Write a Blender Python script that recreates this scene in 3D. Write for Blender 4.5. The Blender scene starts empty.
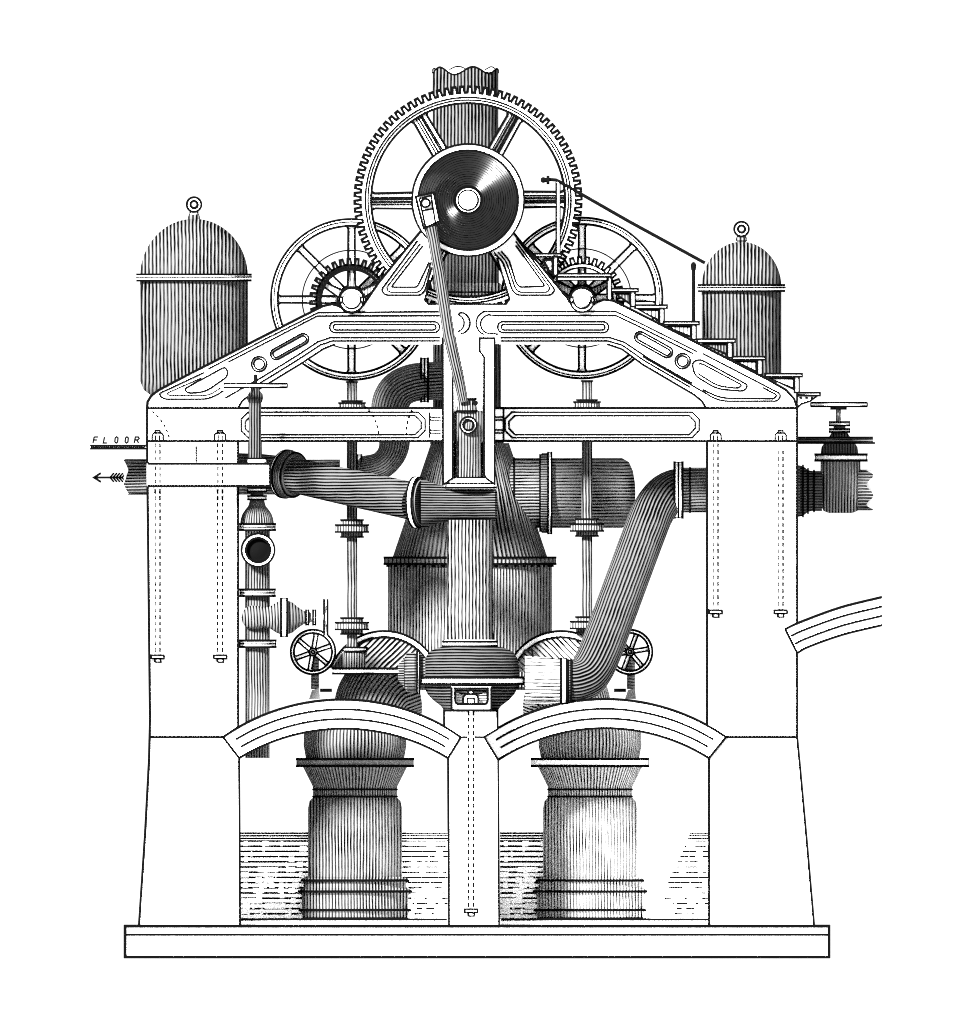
import bpy, bmesh, math, random
from mathutils import Vector
from mathutils.geometry import tessellate_polygon
random.seed(7)
scene = bpy.context.scene
COL = scene.collection

# ------------------------------------------------------------------ camera, sky, sun, exposure
cam_data = bpy.data.cameras.new('camera')
cam_data.type = 'ORTHO'
cam_data.ortho_scale = 10.24
cam_data.clip_end = 100
cam = bpy.data.objects.new('camera', cam_data)
cam.location = (0, -20, 5.12)
cam.rotation_euler = (math.pi / 2, 0, 0)
COL.objects.link(cam)
scene.camera = cam

WORLD_STRENGTH = 1.45
SUN_STRENGTH = 54.0
SUN_DIR = Vector((-0.43, -0.76, 0.48))          # towards the sun
IRON = 0.062
world = bpy.data.worlds.new('sky')
world.use_nodes = True
world.node_tree.nodes['Background'].inputs[0].default_value = (1, 1, 1, 1)
world.node_tree.nodes['Background'].inputs[1].default_value = WORLD_STRENGTH
scene.world = world
sun_data = bpy.data.lights.new('sun', 'SUN')
sun_data.energy = SUN_STRENGTH
sun_data.angle = math.radians(12)
sun = bpy.data.objects.new('sun', sun_data)
sun.location = (-6, -10, 12)
sun.rotation_euler = SUN_DIR.to_track_quat('Z', 'Y').to_euler()
COL.objects.link(sun)
scene.view_settings.view_transform = 'Standard'
scene.view_settings.look = 'None'
scene.view_settings.exposure = 0
scene.view_settings.gamma = 1
scene.view_settings.use_curve_mapping = False
scene.cycles.max_bounces = 4
scene.cycles.diffuse_bounces = 2
scene.cycles.filter_width = 1.1
scene.cycles.use_denoising = False

# ------------------------------------------------------------------ materials
def mat_new(name):
    m = bpy.data.materials.new(name)
    m.use_nodes = True
    nt = m.node_tree
    nt.nodes.clear()
    out = nt.nodes.new('ShaderNodeOutputMaterial')
    d = nt.nodes.new('ShaderNodeBsdfDiffuse')
    nt.links.new(d.outputs[0], out.inputs[0])
    return m, nt, d

def flat(name, v):
    m, nt, d = mat_new(name)
    n = nt.nodes.new('ShaderNodeTexNoise')
    n.inputs['Scale'].default_value = 9
    tc = nt.nodes.new('ShaderNodeTexCoord')
    nt.links.new(tc.outputs['Object'], n.inputs['Vector'])
    r = nt.nodes.new('ShaderNodeMapRange')
    r.inputs[3].default_value = v * .96
    r.inputs[4].default_value = v * 1.04
    nt.links.new(n.outputs[0], r.inputs[0])
    c = nt.nodes.new('ShaderNodeCombineColor')
    for k in range(3):
        nt.links.new(r.outputs[0], c.inputs[k])
    nt.links.new(c.outputs[0], d.inputs[0])
    return m

WHITE = flat('white_limewash', .9)
PAINT = flat('white_paint', .9)
INK = flat('ink_black', .001)
DARK = flat('dark_iron', .0015)
PLAIN = flat('plain_iron', IRON * 1.2)
GREY = flat('grey_iron', .12)
_H = {}

def hatch(mode='x', period=.032, base=IRON, duty=.42, k=1.3, brk=.5):
    """iron engraved with fine grooves: grooves tilt the surface, their floors are black"""
    key = (mode, period, base, duty, k, brk)
    if key in _H:
        return _H[key]
    m, nt, d = mat_new('engraved_iron')
    N = nt.nodes.new
    L = nt.links.new

    def math_(op, a, b=None, c=None):
        n = N('ShaderNodeMath')
        n.operation = op
        for i, q in enumerate((a, b, c)):
            if q is None:
                continue
            if isinstance(q, (int, float)):
                n.inputs[i].default_value = q
            else:
                L(q, n.inputs[i])
        return n.outputs[0]

    def vmath(op, a, b=None):
        n = N('ShaderNodeVectorMath')
        n.operation = op
        for i, q in enumerate((a, b)):
            if q is None:
                continue
            if isinstance(q, tuple):
                n.inputs[i].default_value = q
            else:
                L(q, n.inputs[i])
        return n
    tc = N('ShaderNodeTexCoord')
    uv = N('ShaderNodeUVMap')
    uv.uv_map = 'UVMap'
    so = N('ShaderNodeSeparateXYZ')
    L(tc.outputs['Object'], so.inputs[0])
    su = N('ShaderNodeSeparateXYZ')
    L(uv.outputs[0], su.inputs[0])
    tan = N('ShaderNodeTangent')
    tan.direction_type = 'UV_MAP'
    tan.uv_map = 'UVMap'
    geo = N('ShaderNodeNewGeometry')
    bit = vmath('CROSS_PRODUCT', geo.outputs['Normal'], tan.outputs[0]).outputs[0]
    T = tan.outputs[0]
    if mode == 'x':
        c, a, b = so.outputs[0], so.outputs[0], so.outputs[2]
    elif mode == 'z':
        c, a, b = so.outputs[2], so.outputs[2], so.outputs[0]
    elif mode == 'zb':
        c, a, b, T = so.outputs[2], so.outputs[2], so.outputs[0], bit
    elif mode == 'u':
        c, a, b = su.outputs[0], su.outputs[0], su.outputs[1]
    elif mode == 'v':
        c, a, b, T = su.outputs[1], su.outputs[1], su.outputs[0], bit
    else:                                        # 'rise' / 'fall': diagonal grooves
        s = 1 if mode == 'fall' else -1
        c = math_('MULTIPLY', math_('ADD', so.outputs[0], math_('MULTIPLY', so.outputs[2], s)), .7071)
        a, b = c, math_('MULTIPLY', math_('SUBTRACT', so.outputs[0], math_('MULTIPLY', so.outputs[2], s)), .7071)
        cv = N('ShaderNodeCombineXYZ')
        cv.inputs[0].default_value = .7071
        cv.inputs[2].default_value = .7071 * s
        T = cv.outputs[0]
    ph = math_('DIVIDE', c, period)
    # hand wobble
    wob = N('ShaderNodeTexNoise')
    wob.inputs['Scale'].default_value = 2.2
    L(tc.outputs['Object'], wob.inputs['Vector'])
    ph = math_('ADD', ph, math_('MULTIPLY', wob.outputs[0], .7))
    row = math_('FLOOR', ph)
    tri = math_('PINGPONG', ph, .5)              # 0 at the line, .5 between two lines
    # breaks along the line
    cb = N('ShaderNodeCombineXYZ')
    L(math_('MULTIPLY', row, 7.31), cb.inputs[0])
    L(math_('MULTIPLY', b, 9.0), cb.inputs[1])
    dn = N('ShaderNodeTexNoise')
    dn.inputs['Scale'].default_value = 1
    dn.inputs['Detail'].default_value = 1
    L(cb.outputs[0], dn.inputs['Vector'])
    big = N('ShaderNodeTexNoise')
    big.inputs['Scale'].default_value = 2.6
    L(tc.outputs['Object'], big.inputs['Vector'])
    w = math_('MULTIPLY', math_('ADD', math_('ADD', duty * .62, math_('MULTIPLY', math_('SUBTRACT', big.outputs[0], .5), .9)), math_('MULTIPLY', math_('SUBTRACT', dn.outputs[0], .5), brk * 1.3)), .5)
    ink = math_('LESS_THAN', tri, w)
    mx = N('ShaderNodeMix')
    mx.data_type = 'RGBA'
    L(ink, mx.inputs[0])
    mx.inputs[6].default_value = (base, base, base, 1)
    mx.inputs[7].default_value = (.001, .001, .001, 1)
    L(mx.outputs[2], d.inputs[0])
    fall = math_('SUBTRACT', 1, math_('DIVIDE', tri, .45))
    fall = math_('MAXIMUM', fall, 0)
    side = math_('SIGN', math_('SINE', math_('MULTIPLY', ph, 2 * math.pi)))
    s = math_('MULTIPLY', math_('MULTIPLY', fall, side), k * 2.7)
    sc = N('ShaderNodeVectorMath')
    sc.operation = 'SCALE'
    L(T, sc.inputs[0])
    L(s, sc.inputs['Scale'])
    nn = vmath('NORMALIZE', vmath('ADD', geo.outputs['Normal'], sc.outputs[0]).outputs[0]).outputs[0]
    L(nn, d.inputs['Normal'])
    _H[key] = m
    return m

def turned_mat():
    m, nt, d = mat_new('turned_face')
    N = nt.nodes.new
    L = nt.links.new
    g = N('ShaderNodeBsdfAnisotropic')
    g.inputs['Roughness'].default_value = .5
    g.inputs['Anisotropy'].default_value = .82
    g.inputs['Rotation'].default_value = TURN_ROT
    tan = N('ShaderNodeTangent')
    tan.direction_type = 'UV_MAP'
    tan.uv_map = 'UVMap'
    L(tan.outputs[0], g.inputs['Tangent'])
    uv = N('ShaderNodeUVMap')
    uv.uv_map = 'UVMap'
    sp = N('ShaderNodeSeparateXYZ')
    L(uv.outputs[0], sp.inputs[0])
    def math_(op, a, b):
        n = N('ShaderNodeMath')
        n.operation = op
        for i, q in enumerate((a, b)):
            if isinstance(q, (int, float)):
                n.inputs[i].default_value = q
            else:
                L(q, n.inputs[i])
        return n.outputs[0]
    ph = math_('DIVIDE', sp.outputs[1], .0235)
    tri = math_('PINGPONG', ph, .5)
    cb = N('ShaderNodeCombineXYZ')
    L(math_('MULTIPLY', math_('FLOOR', ph, 0), 3.7), cb.inputs[0])
    L(math_('MULTIPLY', sp.outputs[0], 5.0), cb.inputs[1])
    dn = N('ShaderNodeTexNoise')
    dn.inputs['Scale'].default_value = 1
    L(cb.outputs[0], dn.inputs['Vector'])
    ink = math_('LESS_THAN', tri, math_('MULTIPLY', math_('SUBTRACT', dn.outputs[0], .3), .5))
    mx = N('ShaderNodeMix')
    mx.data_type = 'RGBA'
    L(ink, mx.inputs[0])
    mx.inputs[6].default_value = (TURN_COL,) * 3 + (1,)
    mx.inputs[7].default_value = (.001, .001, .001, 1)
    L(mx.outputs[2], g.inputs['Color'])
    out = [n for n in nt.nodes if n.type == 'OUTPUT_MATERIAL'][0]
    L(g.outputs[0], out.inputs[0])
    return m
TURN_ROT = .25
TURN_COL = .05
TURNED = turned_mat()

def water_mat():
    m, nt, d = mat_new('still_water')
    N = nt.nodes.new
    L = nt.links.new

    def math_(op, a, b=None):
        n = N('ShaderNodeMath')
        n.operation = op
        for i, q in enumerate((a, b)):
            if q is None:
                continue
            if isinstance(q, (int, float)):
                n.inputs[i].default_value = q
            else:
                L(q, n.inputs[i])
        return n.outputs[0]
    tc = N('ShaderNodeTexCoord')
    so = N('ShaderNodeSeparateXYZ')
    L(tc.outputs['Object'], so.inputs[0])
    z = so.outputs[2]                             # object origin sits on the pit floor
    x = so.outputs[0]
    top = math_('GREATER_THAN', z, .78)
    per = math_('SUBTRACT', .052, math_('MULTIPLY', top, .026))
    ph = math_('DIVIDE', z, per)
    row = math_('FLOOR', ph)
    tri = math_('PINGPONG', ph, .5)
    cb = N('ShaderNodeCombineXYZ')
    L(math_('MULTIPLY', x, 8.5), cb.inputs[0])
    L(math_('MULTIPLY', row, 5.37), cb.inputs[1])
    L(math_('MULTIPLY', so.outputs[1], 6.5), cb.inputs[2])
    dn = N('ShaderNodeTexNoise')
    dn.inputs['Scale'].default_value = 1
    dn.inputs['Detail'].default_value = 2
    L(cb.outputs[0], dn.inputs['Vector'])
    thr = math_('ADD', math_('MULTIPLY', z, .14), .5)
    on = math_('LESS_THAN', dn.outputs[0], thr)
    on = math_('MAXIMUM', on, top)
    w = math_('ADD', .19, math_('MULTIPLY', top, .15))
    ink = math_('MULTIPLY', math_('LESS_THAN', tri, w), on)
    mx = N('ShaderNodeMix')
    mx.data_type = 'RGBA'
    L(ink, mx.inputs[0])
    mx.inputs[6].default_value = (.9, .9, .9, 1)
    mx.inputs[7].default_value = (.001, .001, .001, 1)
    L(mx.outputs[2], d.inputs[0])
    return m
WATER = water_mat()

# ------------------------------------------------------------------ helpers: drawing scale 100 units = 1 m
W = {}

def V(x, y, d=0.0):
    return Vector(((x - 479) * .01, d, (1024 - y) * .01))

class MB:
    def __init__(s):
        s.bm = bmesh.new()
        s.uv = s.bm.loops.layers.uv.new('UVMap')
        s.mats = []

    def mi(s, m):
        if m not in s.mats:
            s.mats.append(m)
        return s.mats.index(m)

    def face(s, vs, mi, uvs=None, smooth=True):
        try:
            f = s.bm.faces.new(vs)
        except ValueError:
            return
        f.material_index = mi
        f.smooth = smooth
        for i, l in enumerate(f.loops):
            if uvs:
                l[s.uv].uv = uvs[i]
            else:
                l[s.uv].uv = (l.vert.co.x, l.vert.co.z)

    def rings(s, rings, us, vs, m, caps=True, capmat=None):
        mi = s.mi(m)
        n = len(rings[0])
        for i in range(len(rings) - 1):
            for j in range(n):
                k = (j + 1) % n
                s.face([rings[i][j], rings[i + 1][j], rings[i + 1][k], rings[i][k]], mi,
                       [(us[j], vs[i]), (us[j], vs[i + 1]), (us[j + 1], vs[i + 1]), (us[j + 1], vs[i])])
        if caps:
            cm = s.mi(capmat or m)
            s.face(list(rings[0])[::-1], cm)
            s.face(list(rings[-1]), cm)

    def lathe(s, o, axis, prof, m, seg=56, caps=True, wave=None, capmat=None):
        """prof: (offset along axis in m, radius in m)"""
        ax = {'x': Vector((1, 0, 0)), 'y': Vector((0, 1, 0)), 'z': Vector((0, 0, 1))}[axis]
        e1 = Vector((0, 1, 0)) if axis != 'y' else Vector((0, 0, -1))
        e2 = ax.cross(e1)
        R = max(p[1] for p in prof)
        rings, vs, v = [], [], 0
        for i, (a, r) in enumerate(prof):
            if i:
                v += math.hypot(a - prof[i - 1][0], r - prof[i - 1][1])
            vs.append(v)
            rr = max(r, 1e-4)
            ring = []
            for j in range(seg):
                t = 2 * math.pi * j / seg
                da = wave(i, t) if wave else 0
                ring.append(s.bm.verts.new(o + ax * (a + da) + (e1 * math.cos(t) + e2 * math.sin(t)) * rr))
            rings.append(ring)
        us = [2 * math.pi * R * j / seg for j in range(seg + 1)]
        s.rings(rings, us, vs, m, caps, capmat)
        return s

    def vert(s, cx, d, prof, m, **k):            # prof: (y, r) in drawing units
        o = V(cx, 1024, d)
        return s.lathe(o, 'z', [((1024 - y) * .01, r * .01) for y, r in prof], m, **k)

    def horiz(s, cy, d, prof, m, **k):           # prof: (x, r)
        o = V(479, cy, d)
        return s.lathe(o, 'x', [((x - 479) * .01, r * .01) for x, r in prof], m, **k)

    def deep(s, cx, cy, prof, m, **k):           # prof: (depth m, r units)
        return s.lathe(V(cx, cy, 0), 'y', [(a, r * .01) for a, r in prof], m, **k)

    def ringv(s, cx, d, y, r, w=1.3):
        w += .5
        return s.vert(cx, d, [(y + w / 2, r - .6), (y + w / 2, r + w / 2), (y - w / 2, r + w / 2), (y - w / 2, r - .6)], INK, caps=False)

    def ringx(s, cy, d, x, r, w=1.3):
        w += .5
        return s.horiz(cy, d, [(x - w / 2, r - .6), (x - w / 2, r + w / 2), (x + w / 2, r + w / 2), (x + w / 2, r - .6)], INK, caps=False)

    def circ(s, cx, cy, d, r, w=1.3, seg=64):    # inked circle on a face towards the front
        w += .6
        return s.deep(cx, cy, [(d + .004, r - w / 2), (d - .010, r - w / 2), (d - .010, r + w / 2), (d + .004, r + w / 2)], INK, seg=seg, caps=False)

    def flange_v(s, cx, d, y0, y1, r, m=None, w=1.4):
        s.vert(cx, d, [(y1, r), (y0, r)], m or PAINT)
        s.ringv(cx, d, y0, r, w)
        s.ringv(cx, d, y1, r, w)
        for e in (-1, 1):                        # added ink bars that draw the rim's side outlines
            s.box(cx + e * (r - .3) - .9, y0, cx + e * (r - .3) + .9, y1, d - .03, d + .03, INK)
        return s

    def flange_x(s, cy, d, x0, x1, r, m=None, w=1.4):
        s.horiz(cy, d, [(x0, r), (x1, r)], m or PAINT)
        s.ringx(cy, d, x0, r, w)
        s.ringx(cy, d, x1, r, w)
        for e in (-1, 1):
            s.box(x0, cy + e * (r - .3) - .9, x1, cy + e * (r - .3) + .9, d - .03, d + .03, INK)
        return s

    def tube(s, pts, rads, m, seg=28, caps=True, capmat=None):
        pts = [Vector(p) for p in pts]
        if isinstance(rads, (int, float)):
            rads = [rads] * len(pts)
        n = len(pts)
        tans = []
        for i in range(n):
            a = pts[max(i - 1, 0)]
            b = pts[min(i + 1, n - 1)]
            tans.append((b - a).normalized())
        ref = Vector((0, 1, 0))
        if abs(tans[0].dot(ref)) > .9:
            ref = Vector((0, 0, 1))
        e1 = (ref - tans[0] * ref.dot(tans[0])).normalized()
        rings, vs, v = [], [], 0
        R = max(rads)
        for i in range(n):
            if i:
                v += (pts[i] - pts[i - 1]).length
                e1 = (e1 - tans[i] * e1.dot(tans[i])).normalized()
            e2 = tans[i].cross(e1)
            vs.append(v)
            rings.append([s.bm.verts.new(pts[i] + (e1 * math.cos(2 * math.pi * j / seg) + e2 * math.sin(2 * math.pi * j / seg)) * rads[i]) for j in range(seg)])
        us = [2 * math.pi * R * j / seg for j in range(seg + 1)]
        s.rings(rings, us, vs, m, caps, capmat)
        return s

    def prism(s, poly, d0, d1, m, holes=(), sides=True):
        mi = s.mi(m)
        loops = [list(poly)] + [list(h) for h in holes]
        flat_ = [p for l in loops for p in l]
        tris = tessellate_polygon([[Vector((p[0], -p[1], 0)) for p in l] for l in loops])
        fv = [s.bm.verts.new(V(p[0], p[1], d0)) for p in flat_]
        bv = [s.bm.verts.new(V(p[0], p[1], d1)) for p in flat_]
        for t in tris:
            a, b, c = (flat_[i] for i in t)
            ar = (b[0] - a[0]) * (c[1] - a[1]) - (b[1] - a[1]) * (c[0] - a[0])
            if abs(ar) < 1e-9:
                continue
            t = list(t) if ar < 0 else list(t)[::-1]      # y runs down: front face looks at -Y
            s.face([fv[i] for i in t], mi, smooth=False)
            s.face([bv[i] for i in t[::-1]], mi, smooth=False)
        if sides:
            k = 0
            for li, l in enumerate(loops):
                n = len(l)
                A = sum(l[i][0] * l[(i + 1) % n][1] - l[(i + 1) % n][0] * l[i][1] for i in range(n))
                cw = (A > 0) == (li == 0)
                for i in range(n):
                    j = (i + 1) % n
                    q = [fv[k + i], fv[k + j], bv[k + j], bv[k + i]]
                    if cw:
                        q.reverse()
                    s.face(q[::-1] if False else q, mi, smooth=False)
                k += n
        return s

    def box(s, x0, y0, x1, y1, d0, d1, m, ink=0):
        s.prism([(x0, y0), (x1, y0), (x1, y1), (x0, y1)], d0, d1, m)
        if ink:
            s.ink([(x0, y0), (x1, y0), (x1, y1), (x0, y1)], d0, ink, True)
        return s

    def edges(s, pts, d0, d1, w=1.7):
        """inked edges running back from the corners, and round the rear face"""
        for x, y in pts:
            s.box(x - w / 2, y - w / 2, x + w / 2, y + w / 2, d0 - .006, d1, INK)
        n = len(pts)
        for i in range(n):
            a, b_ = Vector(pts[i]), Vector(pts[(i + 1) % n])
            s.tube([V(a.x, a.y, d1), V(b_.x, b_.y, d1)], .008, INK, seg=6)
        return s

    def strip(s, out, inn, d0, d1, m, closed=True):
        """band between two outlines of the same point count"""
        mi = s.mi(m)
        n = len(out)
        q = [[s.bm.verts.new(V(p[0], p[1], d)) for p in l] for l in (out, inn) for d in (d0, d1)]
        of, ob, nf, nb = q
        for i in range(n if closed else n - 1):
            j = (i + 1) % n
            for a, b, c, e in ((of[i], of[j], nf[j], nf[i]), (ob[j], ob[i], nb[i], nb[j]), (of[j], of[i], ob[i], ob[j]), (nf[i], nf[j], nb[j], nb[i])):
                s.face([a, b, c, e], mi, smooth=False)
        if not closed:
            s.face([of[0], nf[0], nb[0], ob[0]], mi, smooth=False)
            s.face([of[-1], ob[-1], nb[-1], nf[-1]], mi, smooth=False)
        return s

    def ink(s, pts, d, w=1.4, closed=False, m=None):
        """a raised black line on a face towards the front"""
        w += .65
        pts = [Vector((p[0], p[1])) for p in pts]
        if closed and (pts[0] - pts[-1]).length < .01:
            pts.pop()
        q = [pts[0]]
        for p in pts[1:]:
            if (p - q[-1]).length > .05:
                q.append(p)
        pts = q
        n = len(pts)
        if n < 2:
            return s
        o, i_ = [], []
        for i in range(n):
            a = pts[(i - 1) % n] if (closed or i > 0) else None
            b = pts[(i + 1) % n] if (closed or i < n - 1) else None
            d1 = (pts[i] - a).normalized() if a is not None else (b - pts[i]).normalized()
            d2 = (b - pts[i]).normalized() if b is not None else d1
            n1 = Vector((-d1.y, d1.x))
            n2 = Vector((-d2.y, d2.x))
            mm = n1 + n2
            if mm.length < .3:
                mm = n1
            mm.normalize()
            sc = min(1 / max(mm.dot(n1), .3), 2.0)
            o.append(pts[i] + mm * sc * w / 2)
            i_.append(pts[i] - mm * sc * w / 2)
        return s.strip(o, i_, d - .010, d + .003, m or INK, closed)

    def dash(s, pts, d, w=1.1, on=3.2, off=2.6):
        pts = [Vector((p[0], p[1])) for p in pts]
        acc, draw, cur = 0, True, [pts[0]]
        for i in range(len(pts) - 1):
            a, b = pts[i], pts[i + 1]
            L_ = (b - a).length
            t = 0
            while t < L_ - 1e-6:
                lim = (on if draw else off) - acc
                st = min(lim, L_ - t)
                t += st
                acc += st
                p = a + (b - a) * (t / L_)
                if draw:
                    cur.append(p)
                if acc >= (on if draw else off) - 1e-6:
                    if draw and len(cur) > 1:
                        s.ink(cur, d, w)
                    draw = not draw
                    acc = 0
                    cur = [p]
        if draw and len(cur) > 1:
            s.ink(cur, d, w)
        return s

    def clip_below(s, y):
        bmesh.ops.bisect_plane(s.bm, geom=s.bm.verts[:] + s.bm.edges[:] + s.bm.faces[:], plane_co=V(0, y, 0), plane_no=(0, 0, -1), clear_outer=True)
        return s

    def build(s, name, parent=None, loc=None):
        bmesh.ops.recalc_face_normals(s.bm, faces=s.bm.faces)
        for e in s.bm.edges:
            if len(e.link_faces) == 2 and e.calc_face_angle(0) > math.radians(38):
                e.smooth = False
        me = bpy.data.meshes.new(name)
        base = W[parent] if parent is not None else Vector(loc if loc is not None else (0, 0, 0))
        for v in s.bm.verts:
            v.co -= base
        s.bm.to_mesh(me)
        s.bm.free()
        for m in s.mats:
            me.materials.append(m)
        o = bpy.data.objects.new(name, me)
        COL.objects.link(o)
        if parent is not None:
            o.parent = parent
        else:
            o.location = base
        W[o] = base
        return o

def tag(o, label, cat, group=None, kind=None):
    o['label'] = label
    o['category'] = cat
    if group:
        o['group'] = group
    if kind:
        o['kind'] = kind
    return o

def thing(name, label, cat, x, y, d, group=None):
    o = bpy.data.objects.new(name, None)
    o.empty_display_size = .2
    COL.objects.link(o)
    o.location = V(x, y, d)
    W[o] = V(x, y, d)
    return tag(o, label, cat, group)

def structure(mb, name, label, x, y, d):
    o = mb.build(name, None, V(x, y, d))
    o['kind'] = 'structure'
    o['label'] = label
    return o

def copy_tree(o, dx, dy, dd, label=None, parent=None):
    c = o.copy()
    COL.objects.link(c)
    if parent is not None:
        c.parent = parent
    else:
        c.location = o.location + Vector((dx * .01, dd, -dy * .01))
        if label:
            c['label'] = label
    for ch in list(o.children):
        copy_tree(ch, 0, 0, 0, None, c)
    return c

def rounded(poly, r, n=5):
    out = []
    N = len(poly)
    for i in range(N):
        p = Vector(poly[i][:2])
        a = Vector(poly[i - 1][:2])
        b = Vector(poly[(i + 1) % N][:2])
        ri = poly[i][2] if len(poly[i]) > 2 else r
        u = (a - p)
        v = (b - p)
        t = min(ri, u.length * .48, v.length * .48)
        p0 = p + u.normalized() * t
        p1 = p + v.normalized() * t
        for k in range(n + 1):
            s = k / n
            q = p0 * (1 - s) ** 2 + p * 2 * s * (1 - s) + p1 * s * s
            out.append((q.x, q.y))
    return out

def smooth_path(pts, n=6):
    """Catmull-Rom through (x, y, ...) tuples"""
    P = [Vector(p) for p in pts]
    P = [P[0] * 2 - P[1]] + P + [P[-1] * 2 - P[-2]]
    out = []
    for i in range(1, len(P) - 2):
        for k in range(n):
            t = k / n
            a, b, c, e = P[i - 1], P[i], P[i + 1], P[i + 2]
            out.append(.5 * ((2 * b) + (c - a) * t + (2 * a - 5 * b + 4 * c - e) * t * t + (3 * b - a - 3 * c + e) * t ** 3))
    out.append(P[-2])
    return out

def VP(pts):
    return [V(p[0], p[1], p[2]) for p in pts]

def circle(cx, cy, r, n=48, a0=0, a1=2 * math.pi, end=False):
    return [(cx + r * math.cos(a0 + (a1 - a0) * i / n), cy - r * math.sin(a0 + (a1 - a0) * i / n)) for i in range(n + (1 if end else 0))]

def slot(x0, y0, x1, y1, r, n=8):
    a = math.atan2(-(y1 - y0), x1 - x0)
    out = []
    for k in range(n + 1):
        t = a - math.pi / 2 + math.pi * k / n
        out.append((x1 + r * math.cos(t), y1 - r * math.sin(t)))
    for k in range(n + 1):
        t = a + math.pi / 2 + math.pi * k / n
        out.append((x0 + r * math.cos(t), y0 - r * math.sin(t)))
    return out

def arc3(p0, pm, p1, n=28):
    ax, ay = p0
    bx, by = pm
    cx, cy = p1
    D = 2 * (ax * (by - cy) + bx * (cy - ay) + cx * (ay - by))
    ux = ((ax * ax + ay * ay) * (by - cy) + (bx * bx + by * by) * (cy - ay) + (cx * cx + cy * cy) * (ay - by)) / D
    uy = ((ax * ax + ay * ay) * (cx - bx) + (bx * bx + by * by) * (ax - cx) + (cx * cx + cy * cy) * (bx - ax)) / D
    r = math.hypot(ax - ux, ay - uy)
    t0 = math.atan2(uy - ay, ax - ux)
    t1 = math.atan2(uy - cy, cx - ux)
    return [(ux + r * math.cos(t0 + (t1 - t0) * i / n), uy - r * math.sin(t0 + (t1 - t0) * i / n)) for i in range(n + 1)]

# ------------------------------------------------------------------ the setting: base, piers, floors
b = MB()
b.box(125, 926, 829, 957, -1.1, 3.7, WHITE, 2.4)
b.edges([(125.4, 926.4), (828.6, 926.4), (828.6, 956.6), (125.4, 956.6)], -1.1, 3.69)
b.ink([(126, 934.5), (828, 934.5)], -1.1, 1.6)
b.box(239.5, 919.5, 447.5, 926, .02, 3.4, WHITE)
b.ink([(240, 919.5), (447, 919.5)], .02, 1.8)
b.box(500.5, 919.5, 708.5, 926, .02, 3.4, WHITE)
b.ink([(501, 919.5), (708, 919.5)], .02, 1.8)
structure(b, 'floor', 'long white stone base slab under the piers', 477, 957, 0)

PB = .9
PF = -.36
b = MB()
lp = [(147, 441), (238, 441), (238, 727), (223, 737), (239, 758), (240, 925.5), (139, 925.5), (145, 835), (149, 760), (150, 720)]
b.prism(lp, PF, PB, WHITE)
b.ink(lp, PF, 1.8, True)
b.edges(lp, PF, PB - .01)
b.ink([(151, 737), (223, 737)], PF, 1.8)
b.ink([(196, 446), (196, 462)], PF, 1.3)
structure(b, 'wall_left', 'white masonry pier under the beam end with the iron bracket', 190, 926, 0)
b = MB()
rp = [(707, 441), (797, 441), (797, 737), (800, 768), (807, 845), (814, 925.5), (709, 925.5), (709, 758), (726, 737), (707, 727)]
b.prism(rp, PF, PB, WHITE)
b.ink(rp, PF, 1.8, True)
b.edges(rp, PF, PB - .01)
b.ink([(726, 737), (796, 737)], PF, 1.8)
structure(b, 'wall_right', 'white masonry pier under the stair end of the beam', 760, 926, 0)
b = MB()
MP = -.72
cp = [(444, 710.5), (497.5, 710.5), (497.5, 729), (484, 737), (498, 760), (499, 925.5), (449, 925.5), (448, 758), (461, 737), (444, 726)]
b.prism(cp, MP, 3.3, WHITE)
b.ink(cp, MP, 1.5, True)
b.edges([(444, 711), (497.5, 711), (498, 760), (499, 925.5), (449, 925.5), (448, 758)], MP, 3.29, 1.4)
b.ink([(462, 737), (484, 737)], MP, 1.4)
structure(b, 'wall_middle', 'white masonry pier between the two arches', 473, 926, 0)

b = MB()
b.box(90, 446, 236, 449, 1.25, 1.4, WHITE)
b.box(90, 446, 236, 449, 1.4, 3.3, WHITE)
b.ink([(90, 445.5), (146, 445.5)], 1.25, 1.1)
b.ink([(90, 448.5), (146, 448.5)], 1.25, 1.6)
for k in range(26):
    b.ink([(92 + k * 2.1, 446), (91 + k * 2.1, 448)], 1.25, .7)
structure(b, 'floor_left', 'thin floor edge marked with the word floor', 120, 449, 1.3)
b = MB()
b.box(712, 437, 873, 443, .93, 1.02, hatch('z', .022, IRON, .55))
b.box(712, 437, 873, 443, 1.5, 3.3, WHITE)
b.ink([(798, 437.5), (873, 437.5)], .93, 1.4)
b.ink([(798, 443), (875, 443)], .93, 1.4)
structure(b, 'floor_right', 'dark floor edge behind the stair foot', 840, 443, 1.3)

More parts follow.
